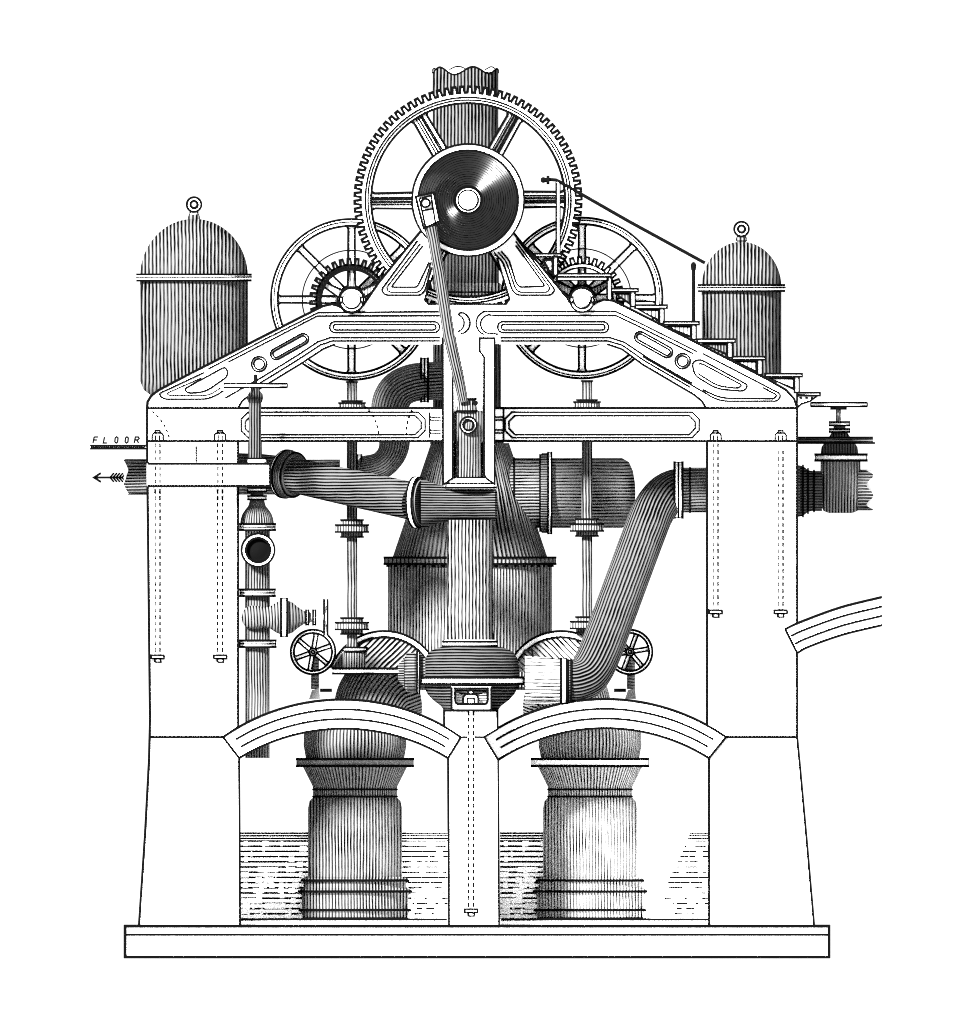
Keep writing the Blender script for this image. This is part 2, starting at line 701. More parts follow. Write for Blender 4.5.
# brick arches
def arch(p_out, p_in, d0, d1, open_end=False):
    n = len(p_out)
    mb = MB()
    mb.strip(p_out, p_in, d0, d1, WHITE, closed=False)
    for f in (0, 1 / 3, 2 / 3, 1):
        l = [(p_out[i][0] * (1 - f) + p_in[i][0] * f, p_out[i][1] * (1 - f) + p_in[i][1] * f) for i in range(n)]
        if 0 < f < 1:
            l = l[1:-1] if not open_end else l[1:]
        mb.ink(l, d0, 1.9 if f in (0, 1) else 1.5)
    mb.ink([p_out[0], p_in[0]], d0, 1.9)
    if not open_end:
        mb.ink([p_out[-1], p_in[-1]], d0, 1.9)
    return mb
g = 'flat brick arches between the piers'
o = arch(arc3((223, 737), (342, 699.5), (461, 737)), arc3((239, 758), (342, 728.5), (448, 758)), PF - .03, -.02).build('brick_arch', None, V(342, 737, .2))
tag(o, 'white three-ring brick arch over the pit beneath the valve column', 'arch', g)
o = arch(arc3((484, 737), (606, 699), (726, 737)), arc3((498, 760), (605, 728), (709, 758)), PF - .03, -.02).build('brick_arch', None, V(606, 737, .2))
tag(o, 'white three-ring brick arch over the pit beneath the slanting suction pipe', 'arch', g)
po = [(p.x, p.y) for p in smooth_path([(785, 629), (799, 622.5), (840, 607.5), (882, 597)], 6)]
pi_ = [(p.x, p.y) for p in smooth_path([(797, 653), (809, 646.5), (843, 634.5), (882, 625)], 6)]
o = arch(po, pi_, PF - .3, PF - .012, True).build('brick_arch', None, V(790, 640, PF - .1))
tag(o, 'cut-off white arch fragment springing from the outer side of the pier', 'arch', g)

# water in the two pits
b = MB()
b.box(240.5, 832, 447.5, 919, 1.2, 3.2, WATER)
tag(b.build('water', None, V(344, 919, 1.2)), 'dash-ruled water around the turbine under the valve column', 'water', None, 'stuff')
b = MB()
b.prism([(500, 832), (627, 832), (627, 919), (500, 919)], 1.2, 3.2, WATER)
b.prism([(690, 832), (708, 832), (708, 919), (660, 919), (668, 880), (683, 850)], 1.2, 3.2, WATER)
b.prism([(627, 832), (690, 832), (683, 850), (668, 880), (660, 919), (627, 919)], 1.2, 3.2, WHITE)
tag(b.build('water', None, V(604, 919, 1.2)), 'dash-ruled water with a blank patch under the suction pipe', 'water', None, 'stuff')

# ------------------------------------------------------------------ cast-iron engine frame
FR = thing('engine_frame', 'white cast-iron gable frame with moulded panels spanning the two piers', 'frame', 472, 441, 0)
b = MB()
D0, D1 = 0, .42
outer = [(147, 408), (147.5, 402), (151, 396), (158, 390.5), (170, 384), (249, 343.5), (300, 317.5), (323, 306), (332, 304), (339, 306), (345, 311), (352, 313), (358, 311), (364, 304),
         (379, 282), (405, 250), (425, 226), (446, 206), (492, 206), (512, 231), (574, 306.5), (581, 311), (589, 307), (597, 302), (604, 299.5), (613, 300.6), (630, 309), (700, 344.5), (767, 379), (786, 390), (794, 399), (797, 408)]
inner = [(706, 408), (702, 401), (694, 394.5), (643, 364.5), (622, 349), (607, 344), (335, 344), (323, 349), (301, 363.5), (250, 394.5), (242, 401), (238, 408)]
hole = [(444, 240), (490, 240), (497, 258), (503, 277), (509.5, 299), (506, 304), (428, 304), (424.5, 300), (430, 280), (437, 260)]
b.prism(outer + inner, D0, D1, PAINT, [hole])
b.ink(outer, D0, 1.9)
b.ink(inner[:6], D0, 1.6)
b.ink(inner[6:], D0, 1.6)
b.ink(hole[2:9], D0, 1.3)
# mouldings: parallel edge lines
b.ink([(318, 312.5), (441, 311.5)], D0, 1.4)
b.ink([(318, 312.5), (262, 340.5), (208, 369)], D0, 1.1)
b.ink([(317, 316), (441, 315.5)], D0, 1.5)
b.ink([(317, 316), (262, 344.5), (228, 362)], D0, 1.2)
b.ink([(482, 311.5), (616, 311.5), (640, 323), (697, 351.5)], D0, 1.1)
b.ink([(495, 315.5), (616, 315.5), (636, 325), (693, 353.5)], D0, 1.2)
b.ink([(440, 337.5), (330, 337.5), (318, 341.5), (296, 356), (262, 377), (225, 398)], D0, 1.3)
b.ink([(440, 340.8), (332, 340.8), (320, 345), (298, 359.5), (255, 386)], D0, 1.3)
b.ink([(500, 337.5), (610, 337.5), (624, 342), (648, 358), (692, 383)], D0, 1.3)
b.ink([(500, 340.8), (608, 340.8), (622, 345), (645, 361), (690, 387)], D0, 1.3)
# short central roundings
b.ink([(458, 313)] + circle(459, 323, 11, 10, math.radians(70), math.radians(-80), True), D0, 1.2)
b.ink(circle(455, 323, 9, 10, math.radians(75), math.radians(-75), True), D0, 1.1)
b.ink([(496, 315.5)] + circle(490, 324, 9.5, 10, math.radians(100), math.radians(250), True) + [(498, 334)], D0, 1.2)
b.ink(circle(488, 323, 12, 10, math.radians(105), math.radians(250), True), D0, 1.1)
# sunk slots
for x0, x1 in ((335, 434), (503, 603)):
    b.ink(slot(x0, 327, x1, 327, 5.5), D0, 1.3, True)
    b.ink(slot(x0 + 1, 327, x1 - 1, 327, 2.8), D0, 1.2, True)
for (x0, y0, x1, y1) in ((276, 354, 303, 339), (640, 337, 667, 352)):
    b.ink(slot(x0, y0, x1, y1, 5.6), D0, 1.3, True)
    b.ink(slot(x0, y0, x1, y1, 3.2), D0, 1.2, True)
for x, y in ((259, 364), (682.5, 361)):
    b.circ(x, y, D0, 7.6, 1.3)
    b.circ(x, y, D0, 5.2, 1.2)
tri_l = rounded([(207, 371), (158, 394, 9), (164, 399, 6), (210, 399, 12), (226, 389)], 3)
b.ink(tri_l[5:-5], D0, 1.3)
tri2 = rounded([(204, 376.5), (166, 393.5, 4), (170, 395.5, 3), (209, 395.5, 12), (223, 386)], 3)
b.ink(tri2[5:-5], D0, .7)
b.ink(rounded([(226, 366, 5), (184, 389, 5), (188, 393, 4), (205, 392, 9), (228, 376, 6)], 4), D0, 1.3, True)
b.ink(rounded([(692, 362, 7), (700, 359, 5), (748, 385, 6), (744, 391, 6), (717, 389, 9), (694, 375, 7)], 5), D0, 1.3, True)
b.ink(rounded([(695, 365, 6), (701, 363, 4), (742, 385, 4), (738, 388, 4), (718, 386, 8), (697, 373, 6)], 5)[6:-3], D0, 1.1)
b.ink(rounded([(700, 352), (781, 394, 5), (778, 401, 6), (719, 401, 10), (640, 355)], 3)[5:-5], D0, 1.2)
b.ink(rounded([(760, 386), (777, 395, 4), (774, 398.5, 4), (720, 398, 10), (700, 388)], 3)[5:-5], D0, 1.2)
# leg panels
lo = rounded([(420, 237), (381, 290, 4), (385, 295, 4), (421, 295, 5), (425, 290, 4), (433, 263)], 4)
b.ink(lo[5:-5], D0, 1.4)
b.ink(rounded([(422, 241), (386, 288, 4), (389, 292, 3), (419, 292, 5), (423, 287, 3), (432, 259)], 3)[5:-5], D0, 1.0)
b.ink(rounded([(424, 244), (391, 287, 2), (417, 287, 3), (430, 260)], 2)[5:-5], D0, 1.3)
b.ink(rounded([(515, 236), (555, 290, 4), (551, 295, 4), (517, 295, 4), (512, 290, 4), (503, 262, 4), (492, 251)], 3)[5:-5], D0, 1.4)
b.ink(rounded([(514, 239), (550, 288, 4), (547, 292, 3), (519, 292, 4), (515, 288, 4), (506, 261, 4), (496, 250)], 3)[5:-5], D0, 1.0)
b.ink(rounded([(514, 243), (545, 286, 3), (520, 287, 4), (516, 283, 4), (509, 260, 4), (499, 249)], 3)[5:-5], D0, 1.3)
b.build('gable_plate', FR)
b = MB()
B0, B1 = -.02, .44
b.box(147, 408, 797, 441, B0, B1, PAINT, 1.8)
b.edges([(147, 408), (797, 408), (797, 441), (147, 441)], B0, B1)
def octo(x0, y0, x1, y1, c):
    return [(x0 + c, y0), (x1 - c, y0), (x1, y0 + c), (x1, y1 - c), (x1 - c, y1), (x0 + c, y1), (x0, y1 - c), (x0, y0 + c)]
for x0, x1 in ((241, 425), (505, 699)):
    b.ink(octo(x0, 412, x1, 437.5, 7), B0, 1.3, True)
    b.ink(octo(x0 + 4, 415.5, x1 - 4, 434.5, 6), B0, 1.3, True)
b.ink([(429.5, 412), (429.5, 438)], B0, 1.3)
b.ink([(503.5, 409), (503.5, 440)], B0, 1.3)
for y in (417, 420, 430, 433):
    b.ink([(430, y), (441, y)], B0, 1.1)
    b.ink([(495, y), (503, y)], B0, 1.1)
b.dash([(p.x, p.y) for p in smooth_path([(152, 411), (160, 419), (166, 429), (170, 440)], 5)], B0, 1.3)
b.dash([(p.x, p.y) for p in smooth_path([(364, 406), (372, 414), (377, 426), (379, 437)], 5)], B0, 1.2)
b.dash([(p.x, p.y) for p in smooth_path([(412, 410), (408, 420), (406, 430), (407, 438)], 5)], B0, 1.2)
b.build('cross_beam', FR)
b = MB()
G0 = -.44
lb = [(442.5, 338), (455.5, 338), (455.5, 351), (452.5, 357), (452.5, 478), (444, 484), (443, 484)]
rb = [(479.5, 338), (494.5, 338), (494.5, 484), (486, 478), (484, 474), (484, 357), (479.5, 351)]
b.prism(lb, G0, B0, PAINT)
b.ink(lb, G0, 1.5, True)
b.prism(rb, G0, B0, PAINT)
b.ink(rb, G0, 1.5, True)
b.box(452, 338, 485, 478, -.06, B0 - .001, PAINT)
b.ink([(454.8, 442), (454.8, 477)], G0 + .2, 1.0)
b.ink([(482, 442), (482, 477)], -.06, 1.0)
b.build('crosshead_guide', FR)
# countershaft bearings in the frame
for cx in (351.5, 582):
    b = MB()
    b.deep(cx, 300, [(-.05, 12), (.42, 12)], PAINT)
    b.circ(cx, 300, -.05, 12, 1.5)
    b.circ(cx, 300, -.05, 8.4, 1.4)
    b.box(cx - 14, 297, cx - 9, 302, -.06, .1, PAINT, 1.2)
    b.box(cx + 9, 297, cx + 14, 302, -.06, .1, PAINT, 1.2)
    o = b.build('bearing', FR)

# ------------------------------------------------------------------ column behind the gear, central vessel
TD = 2.4
def wav(t):
    return .028 * math.sin(6 * t + .4) + .012 * math.sin(4 * t)
b = MB()
b.vert(465.5, TD, [(303, 33.5), (180, 33), (71, 33)], hatch('x', .034, IRON * .85, .55, 1.5, .5), capmat=PAINT,
       wave=lambda i, t: wav(t) if i == 2 else 0, seg=96)
b.vert(465.5, TD, [(71.6, 33), (71.2, 33.6), (69.8, 33.6), (69.4, 33)], INK, caps=False, wave=lambda i, t: wav(t), seg=96)
CO = thing('standpipe', 'dark iron standpipe with broken-off top rising behind the great gear wheel', 'pipe', 466, 303, TD)
b.build('barrel', CO)
b = MB()
b.vert(466.5, TD, [(303.5, 39), (300, 42), (295, 41), (291, 39), (286, 36), (283, 33.5)], hatch('x', .034, IRON * 1.4, .4, 1.2), caps=False)
b.ringv(466.5, TD, 303, 39.5, 1.6)
b.ringv(466.5, TD, 296, 41, 1.2)
b.ringv(466.5, TD, 292, 39.5, 1.0)
b.build('base_flange', CO)

TK = thing('vessel', 'large hatched iron receiver vessel with conical top behind the pump barrel', 'tank', 470, 711, TD)
b = MB()
hv = hatch('x', .031, IRON * 1.7, .38, 1.3, .8)
b.vert(470, TD, [(690, 78), (687, 82), (565, 82)], hv)
b.build('shell', TK)
b = MB()
b.vert(470, TD, [(711, 24), (689, 24)], PLAIN)
b.build('stand', TK)
b = MB()
b.vert(470, TD, [(559, 78), (443, 39)], hatch('u', .05, IRON * 1.4, .45, 1.4, .5))
b.build('cone', TK)
b = MB()
b.vert(467, TD, [(444, 37), (420, 34), (304.5, 34)], hatch('x', .03, IRON * .8, .5, 1.4))
b.build('neck', TK)
b = MB().flange_v(470, TD, 557.5, 564, 85.5, hatch('x', .04, IRON * 1.5, .3, 1.0), 1.7)
FRG = b.build('flange_ring', TK)
for k in range(24):
    t = math.pi * (k + .5) / 24
    x = 470 - 82.5 * math.cos(t)
    b = MB()
    b.box(x - 1.5, 564, x + 1.5, 567, TD - .835 * math.sin(t), TD - .80 * math.sin(t) + .03, INK)
    b.build('bolt', FRG)
b = MB()
hz = hatch('z', .032, IRON * 1.8, .42, 1.3, .7)
b.horiz(493, TD, [(500, 35), (622, 35), (629, 31), (633, 22), (635, 10), (635.5, 0)], hz)
BRN = b.build('side_branch', TK)
b = MB()
b.horiz(493, TD, [(540, 38), (542, 40), (548, 40), (548, 37)], hatch('z', .025, IRON * 1.4, .45, 1.0))
b.flange_x(493, TD, 548, 551.5, 40.5)
b.ringx(493, TD, 540, 38, 1.3)
b.ringx(493, TD, 514, 35, 1.3)
b.build('branch_flange', BRN)

# ------------------------------------------------------------------ great gear wheel and crank
GX, GY = 468, 200
GW = thing('gear_wheel', 'great white toothed gear wheel with six spokes at the top of the frame', 'gear', GX, GY, .6)
def gear_outline(cx, cy, rt, rr, n, ph=0):
    pts = []
    for k in range(n):
        for f, r in ((-.30, rr), (-.19, rt), (.19, rt), (.30, rr)):
            t = 2 * math.pi * (k + f) / n + ph
            pts.append((cx + r * math.cos(t), cy - r * math.sin(t)))
    return pts
def match_circle(cx, cy, r, pts):
    return [(cx + r * (p[0] - cx) / math.hypot(p[0] - cx, p[1] - cy), cy + r * (p[1] - cy) / math.hypot(p[0] - cx, p[1] - cy)) for p in pts]
def spoke_poly(cx, cy, ang, r0, r1, w0, w1, fil=0):
    c, s_ = math.cos(ang), -math.sin(ang)
    def q(r, o):
        return (cx + c * r - s_ * o, cy + s_ * r + c * o)
    if not fil:
        return [q(r0, -w0), q(r1, -w1), q(r1, w1), q(r0, w0)]
    return [q(r0, -w0), q(r1 - fil, -w1), q(r1 - fil * .4, -w1 - fil * .3), q(r1, -w1 - fil), q(r1, w1 + fil), q(r1 - fil * .4, w1 + fil * .3), q(r1 - fil, w1), q(r0, w0)]
b = MB()
go = gear_outline(GX, GY, 113.5, 107.5, 90, .02)
b.strip(go, match_circle(GX, GY, 96, go), .5, .72, PAINT)
b.ink(go, .5, 1.9, True)
b.circ(GX, GY, .5, 102.8, 1.2, 96)
b.circ(GX, GY, .5, 100.2, 1.0, 96)
b.circ(GX, GY, .5, 97, 2.0, 96)
b.build('toothed_rim', GW)
for k in range(6):
    a = math.radians(60 * k + .5)
    b = MB()
    sp = spoke_poly(GX, GY, a, 24, 97.5, 8.4, 7.4, 4.5)
    b.prism(sp, .52, .70, PAINT)
    b.ink(sp[:4], .515, 1.9)
    b.ink(sp[4:], .515, 1.9)
    for o_ in (-4.2, -1.4, 1.6, 3.6):
        l = spoke_poly(GX, GY, a, 30, 99, abs(o_), abs(o_) * .9)
        b.ink(l[:2] if o_ < 0 else l[2:][::-1], .515, 1.3 if abs(o_) < 3 else .9)
    b.build('spoke', GW)
b = MB()
b.deep(GX, GY, [(.45, 28), (.78, 28)], PAINT)
b.build('hub', GW)
b = MB()
b.deep(GX, GY, [(-.38, 9), (.95, 9)], PAINT)
b.build('shaft', GW)

CD = thing('crank_disc', 'turned crank disc with dark fanned sheen in front of the gear wheel', 'disc', GX, GY, -.25)
b = MB()
b.deep(GX, GY, [(-.13, 56), (-.30, 56)], PAINT, caps=False, seg=96)
b.deep(GX, GY, [(-.30, 56), (-.30, 49.5)], PAINT, caps=False, seg=96)
b.deep(GX, GY, [(-.12, 56), (-.13, 56)], PAINT, seg=96)
b.circ(GX, GY, -.30, 56, 1.5, 96)
b.circ(GX, GY, -.30, 49.8, 1.8, 96)
b.build('rim', CD)
b = MB()
b.deep(GX, GY, [(-.305, 49.5), (-.315, 13)], TURNED, caps=False, seg=96)
b.build('turned_face', CD)
b = MB()
b.deep(GX, GY, [(-.25, 14), (-.36, 14), (-.36, 9.6)], PAINT, caps=False)
b.circ(GX, GY, -.36, 14, 1.4)
b.circ(GX, GY, -.36, 12.6, .8)
b.circ(GX, GY, -.36, 9.8, 1.5)
b.build('boss', CD)

# connecting rod
CR = thing('connecting_rod', 'slim dark connecting rod slanting from the crank disc down to the crosshead', 'rod', 427, 205, -.5)
RD = -.5
b = MB()
q = [(415.5, 196.5), (433.5, 192.5), (439.5, 221), (423.5, 228.5)]
b.prism(q, RD - .06, -.34, PAINT)
b.ink(q, RD - .06, 1.6, True)
b.ink([(419, 198.5), (431, 195.5), (435.5, 225)], RD - .06, 1.1)
b.ink([(419, 198.5), (425.5, 227)], RD - .06, 1.1)
b.ink([(421, 211), (433.5, 208.5)], RD - .06, 1.1)
BE = b.build('big_end', CR)
b = MB()
b.deep(425.5, 202.8, [(RD - .09, 4.4), (-.33, 4.4)], PAINT)
b.circ(425.5, 202.8, RD - .09, 4.2, 1.7)
b.build('crank_pin', BE)
b = MB()
pp = [(430.5, 227), (433, 238), (439, 272), (449, 336), (459, 380), (463.5, 402)]
b.tube([V(x, y, RD + (0.03 if y > 300 else 0)) for x, y in pp], [.07, .058, .06, .062, .056, .048], hatch('u', .03, IRON * 1.0, .55, 1.4, .3), seg=24)
b.build('shank', CR)

# plunger and crosshead
CH = thing('crosshead', 'hatched crosshead and plunger sliding between the white guide bars', 'crosshead', 468, 478, -.3)
b = MB()
hx = hatch('x', .028, IRON * 1.2, .42, 1.3, .6)
b.vert(468.5, -.28, [(477, 12.5), (444, 12.5), (440, 15), (436, 15.3), (413, 15.3), (411, 14)], hx)
b.build('plunger', CH)
b = MB()
b.vert(467, -.36, [(412, 10), (407, 10), (404, 8.5), (399, 8.5), (398, 8)], hatch('x', .025, IRON * 1.4, .4, 1.0))
b.ringv(467, -.36, 411, 10, 1.4)
b.ringv(467, -.36, 399, 8.5, 1.6)
RC = b.build('rod_cap', CH)
b = MB()
b.deep(475.5, 403, [(-.47, 2.6), (-.30, 2.6)], DARK)
b.build('bolt', RC)
b = MB()
b.deep(468.3, 425, [(-.36, 8.2), (-.47, 8.2), (-.47, 5.4)], PAINT, caps=False)
b.deep(468.3, 425, [(-.46, 5.4), (-.465, 0)], hatch('x', .022, .07, .7, .8), caps=False)
b.circ(468.3, 425, -.47, 8.2, 1.4)
b.circ(468.3, 425, -.47, 5.3, 1.6)
b.build('gudgeon_pin', CH)

# ------------------------------------------------------------------ pump
PX, PD = 470, -.3
PU = thing('pump', 'dark iron plunger pump with bulbous valve box standing on the middle pier', 'pump', PX, 710, PD)
b = MB()
b.vert(470, PD, [(489, 26), (485, 26), (481, 23), (477.5, 17), (477, 13)], PAINT, caps=False)
b.ringv(470, PD, 487.5, 26, 1.6)
b.ringv(470, PD, 483.5, 24.6, 1.2)
b.ringv(470, PD, 478, 17.5, 1.8)
b.ringv(470, PD, 481, 19, 1.2)
b.build('gland', PU)
b = MB()
b.horiz(504, PD, [(497.5, 0), (497.3, 12), (495, 17), (447, 17.5), (437, 19.5), (428, 23), (421, 25)][::-1], hatch('z', .026, IRON * .72, .6, 1.5, .4))
TE = b.build('delivery_tee', PU)
b = MB()
ta = Vector((-.94, .34, 0))
tc_ = Vector(V(417.5, 502.5, PD))
b.tube([tc_ - ta * .05, tc_ - ta * .02], [.225, .25], hatch('v', .02, IRON, .5, 1.0), seg=48)
b.tube([tc_ - ta * .02, tc_ + ta * .035], [.252, .252], PAINT, seg=48)
b.tube([tc_ - ta * .03, tc_ - ta * .012], [.26, .26], INK, seg=48)
b.tube([tc_ + ta * .02, tc_ + ta * .038], [.26, .26], INK, seg=48)
b.build('tee_flange', TE)
b = MB()
b.vert(PX, PD, [(643, 24.5), (638, 23), (520, 23)], hatch('x', .034, IRON * 1.5, .4, 1.3, .8))
b.build('barrel', PU)
b = MB()
b.vert(PX, PD, [(647, 27), (641.5, 27), (640, 25)], PAINT, caps=False)
b.ringv(PX, PD, 646, 27, 1.6)
b.ringv(PX, PD, 641.5, 27, 1.6)
b.build('barrel_collar', PU)
b = MB()
hb = hatch('zb', .029, IRON * .6, .7, 1.5, .4)
b.vert(PX + 1, PD, [(676.5, 48.5), (665, 48.2), (658, 46.2), (653, 43), (650, 39), (647.5, 32), (646, 24)], hb)
b.vert(PX + 1, PD, [(710.5, 27), (706, 30), (700, 38), (694, 43.5), (688, 46.5), (684, 47.5)], hb)
b.build('valve_box', PU)
b = MB().flange_v(PX + 2, PD, 677.5, 684, 52, PAINT, 2.0)
b.build('box_flange', PU)
b = MB()
b.strip([(451.5, 686.5), (491, 686.5), (491, 710.3), (451.5, 710.3)], [(455, 687), (487.5, 687), (487.5, 704), (455, 704)], -.84, -.5, PAINT)
b.ink([(451.5, 687), (451.5, 710), (491, 710), (491, 687)], -.84, 1.5)
b.ink(rounded([(455, 686), (455, 704, 4), (487.5, 704, 4), (487.5, 686)], 1)[5:-5], -.84, 1.8)
b.box(455, 686, 488, 705, -.72, -.7, hatch('zb', .026, .2, .45, .6))
NP = b.build('nut_pocket', PU)
b = MB()
hexn = [(463, 704), (463, 697), (466, 694), (475, 694), (478, 697), (478, 704)]
b.prism(hexn, -.82, -.72, PAINT)
b.ink(hexn, -.82, 1.5, True)
b.ink([(467, 704), (467, 698), (474, 698), (474, 704)], -.82, 1.1)
b.box(468, 690.5, 473, 694, -.8, -.72, PAINT, 1.1)
b.build('nut', NP)
b = MB()
b.horiz(672.5, PD, [(398, 8), (402, 12), (404, 16)], hatch('z', .025, IRON, .5, 1.2))
b.horiz(672.5, PD, [(404, 14), (407, 19.5), (414.5, 19.5), (417, 17)], hatch('z', .03, IRON, .45, 1.2))
b.horiz(672.5, PD, [(417, 16), (430, 16)], hatch('z', .03, IRON, .45, 1.2))
b.flange_x(672.5, PD, 417, 419.5, 21)
b.build('side_flange', PU)

# delivery pipe sloping back behind the left pier
DP = thing('delivery_pipe', 'dark delivery pipe sloping from the pump tee behind the bracket', 'pipe', 417, 502, PD)
b = MB()
pts = [V(414, 501.5, PD), V(352, 488, .22), V(290, 474.5, .74), V(262, 471, .98), V(238, 469.5, 1.14), V(205, 469, 1.17)]
b.tube(pts, [.19, .185, .175, .17, .165, .165], hatch('z', .03, IRON * .72, .6, 1.5, .4), seg=40)
b.build('pipe_run', DP)
b = MB()
c0 = Vector(V(290, 474.5, .74))
ax = (Vector(V(262, 471, .98)) - c0).normalized()
def along(t):
    return c0 + ax * t
b.tube([along(-.07), along(-.05), along(.02), along(.05)], [.19, .235, .24, .2], hatch('v', .02, IRON * .8, .5, 1.0), seg=40)
b.tube([along(.045), along(.06)], [.242, .242], PAINT, seg=40)
b.tube([along(.058), along(.066)], [.248, .248], INK, seg=40)
b.tube([along(.036), along(.044)], [.248, .248], INK, seg=40)
b.build('pipe_flange', DP)

# discharge main behind the left pier
DM = thing('discharge_main', 'dark horizontal main with a broken end leaving past the pier above the arrow', 'pipe', 125, 477, 1.95)
b = MB()
b.horiz(477, 1.95, [(126, 18), (340, 17.5)], hatch('z', .03, IRON * 1.7, .45, 1.4, .4), seg=72,
        wave=lambda i, t: (.05 * (abs(((t * 4 / math.pi + .5) % 2) - 1) - .5)) if i == 0 else 0, capmat=PAINT)
b.build('main_run', DM)
b = MB()
b.horiz(470, 1.95, [(350, 22), (356, 22)], PAINT)
b.flange_x(470, 1.95, 357, 361.5, 15)
b.ringx(470, 1.95, 350, 20)
b.build('joint_flange', DM)

# S-bend pipe
SB = thing('bend_pipe', 'dark S-bend pipe curling down behind the cross beam beside the guide', 'pipe', 430, 380, 1.9)
b = MB()
path = smooth_path([(452, 381, 2.1), (432, 381, 1.95), (412, 383, 1.9), (397, 391, 1.9), (389.5, 407, 1.9), (391, 424, 1.9), (394.5, 441, 1.9), (391, 455, 1.9), (380, 466, 1.9), (362, 470, 1.93), (350, 470, 1.95)], 5)
b.tube([V(p[0], p[1], p[2]) for p in path], [.19 - .05 * min(1, max(0, (p[1] - 400) / 60)) for p in path], hatch('u', .034, IRON * 1.4, .45, 1.4, .3), seg=36)
b.build('bend', SB)
b = MB()
b.flange_x(380, 1.95, 421, 428, 21.5, PAINT, 1.8)
b.ringx(380, 1.95, 424.5, 21.5, 1.3)
b.build('bend_flange', SB)

# suction pipe on the right
SP = thing('suction_pipe', 'thick dark suction pipe slanting up from the pump towards the stair-side pier', 'pipe', 575, 682, -.25)
b = MB()
path = smooth_path([(568, 682.5, -.28), (577, 681.5, -.26), (588, 675, -.2), (598, 657, -.08), (611, 623, .14), (628, 577, .42), (644, 534, .74), (653, 512, .94), (664, 497, 1.07), (676, 490.5, 1.13), (690, 490, 1.15), (712, 490, 1.15)], 6)
b.tube([V(p[0], p[1], p[2]) for p in path], [(.215 if p[1] > 520 else .215) for p in path], hatch('u', .036, IRON * .72, .6, 1.5, .3), seg=44)
b.build('slanting_run', SP)
b = MB()
b.flange_x(682.5, -.28, 561, 566.5, 23.5, PAINT, 2.0)
b.flange_x(682.5, -.28, 568, 571, 22.5, hatch('z', .025, IRON, .5, 1), 1.4)
b.build('lower_flange', SP)
b = MB()
b.flange_x(490, 1.13, 674.5, 682.5, 27.5, PAINT, 2.0)
b.ringx(490, 1.13, 678.5, 27.5, 1.2)
b.build('upper_flange', SP)
b = MB()
b.horiz(490, 1.15, [(682, 22.5), (800, 22.5)], hatch('z', .03, IRON * 1.7, .45, 1.4, .4))
b.ringx(490, 1.15, 690, 22.5, 1.2)
b.build('straight_run', SP)
b = MB()
b.horiz(681, -.28, [(525, 25), (540, 24), (561, 22)], hatch('z', .035, .24, .28, .7, 1.1))
b.ink([(523, 653), (525, 650), (532, 650), (533, 657)], -.56, 1.2)
b.build('valve_stub', SP)

# ------------------------------------------------------------------ air vessels
def air_vessel(cx, r, y_band, y_top, y_bot, y_eye, d, label, floor_y):
    A = thing('air_vessel', label, 'tank', cx, floor_y, d, 'domed air vessels on the floor at each side')
    mb = MB()
    h = hatch('x', .036, IRON * 1.0, .44, 1.45, .6)
    mb.vert(cx, d, [(floor_y, r * .3), (y_bot + 20, r * .3), (y_bot + 18, r * .7), (y_bot + 9, r * .93), (y_bot, r), (y_band + 4, r)], h)
    mb.build('shell', A)
    mb = MB()
    prof = []
    for k in range(15):
        t = math.pi / 2 * k / 14 * .93
        prof.append((y_band - (y_band - y_top) * math.sin(t) / math.sin(math.pi / 2 * .93) * 1.0, r * math.cos(t)))
    mb.vert(cx, d, prof + [(y_top - 2, 6), (y_top - 5, 5)], h)
    dm_ = mb.build('dome', A)
    mb = MB()
    mb.vert(cx, d, [(y_band + 4.5, r + 1), (y_band + 3, r + 3.5), (y_band - 2, r + 3.5), (y_band - 3.5, r + 1)], PAINT, caps=False)
    mb.ringv(cx, d, y_band + 3.5, r + 2.6, 1.7)
    mb.ringv(cx, d, y_band - 2.5, r + 2.8, 1.6)
    mb.ringv(cx, d, y_band, r + 3.6, .9)
    mb.build('joint_band', A)
    mb = MB()
    mb.deep(cx, y_eye, [(d - .03, 3.2), (d - .05, 5), (d - .05, 6), (d - .03, 7.4), (d + .03, 7.4), (d + .05, 6), (d + .05, 5), (d + .03, 3.2), (d - .03, 3.2)], PAINT, caps=False)
    mb.circ(cx, y_eye, d - .045, 7.2, 1.7)
    mb.circ(cx, y_eye, d - .045, 3.6, 2.0)
    mb.vert(cx, d, [(y_top - 3, 5.5), (y_top - 6, 4), (y_eye + 7, 3.6)], PAINT, caps=False)
    mb.box(cx - 4.6, y_eye + 7, cx - 3.4, y_top - 3, d - .03, d + .03, INK)
    mb.box(cx + 3.4, y_eye + 7, cx + 4.6, y_top - 3, d - .03, d + .03, INK)
    mb.build('lifting_eye', dm_)
    return A
air_vessel(194, 54, 277, 219, 381, 204.5, 1.9, 'large domed iron air vessel with lifting eye above the floor lettering', 446)
air_vessel(741.5, 40, 287.5, 242, 372, 229, 2.0, 'smaller domed air vessel with lifting eye behind the foot of the stairs', 437)

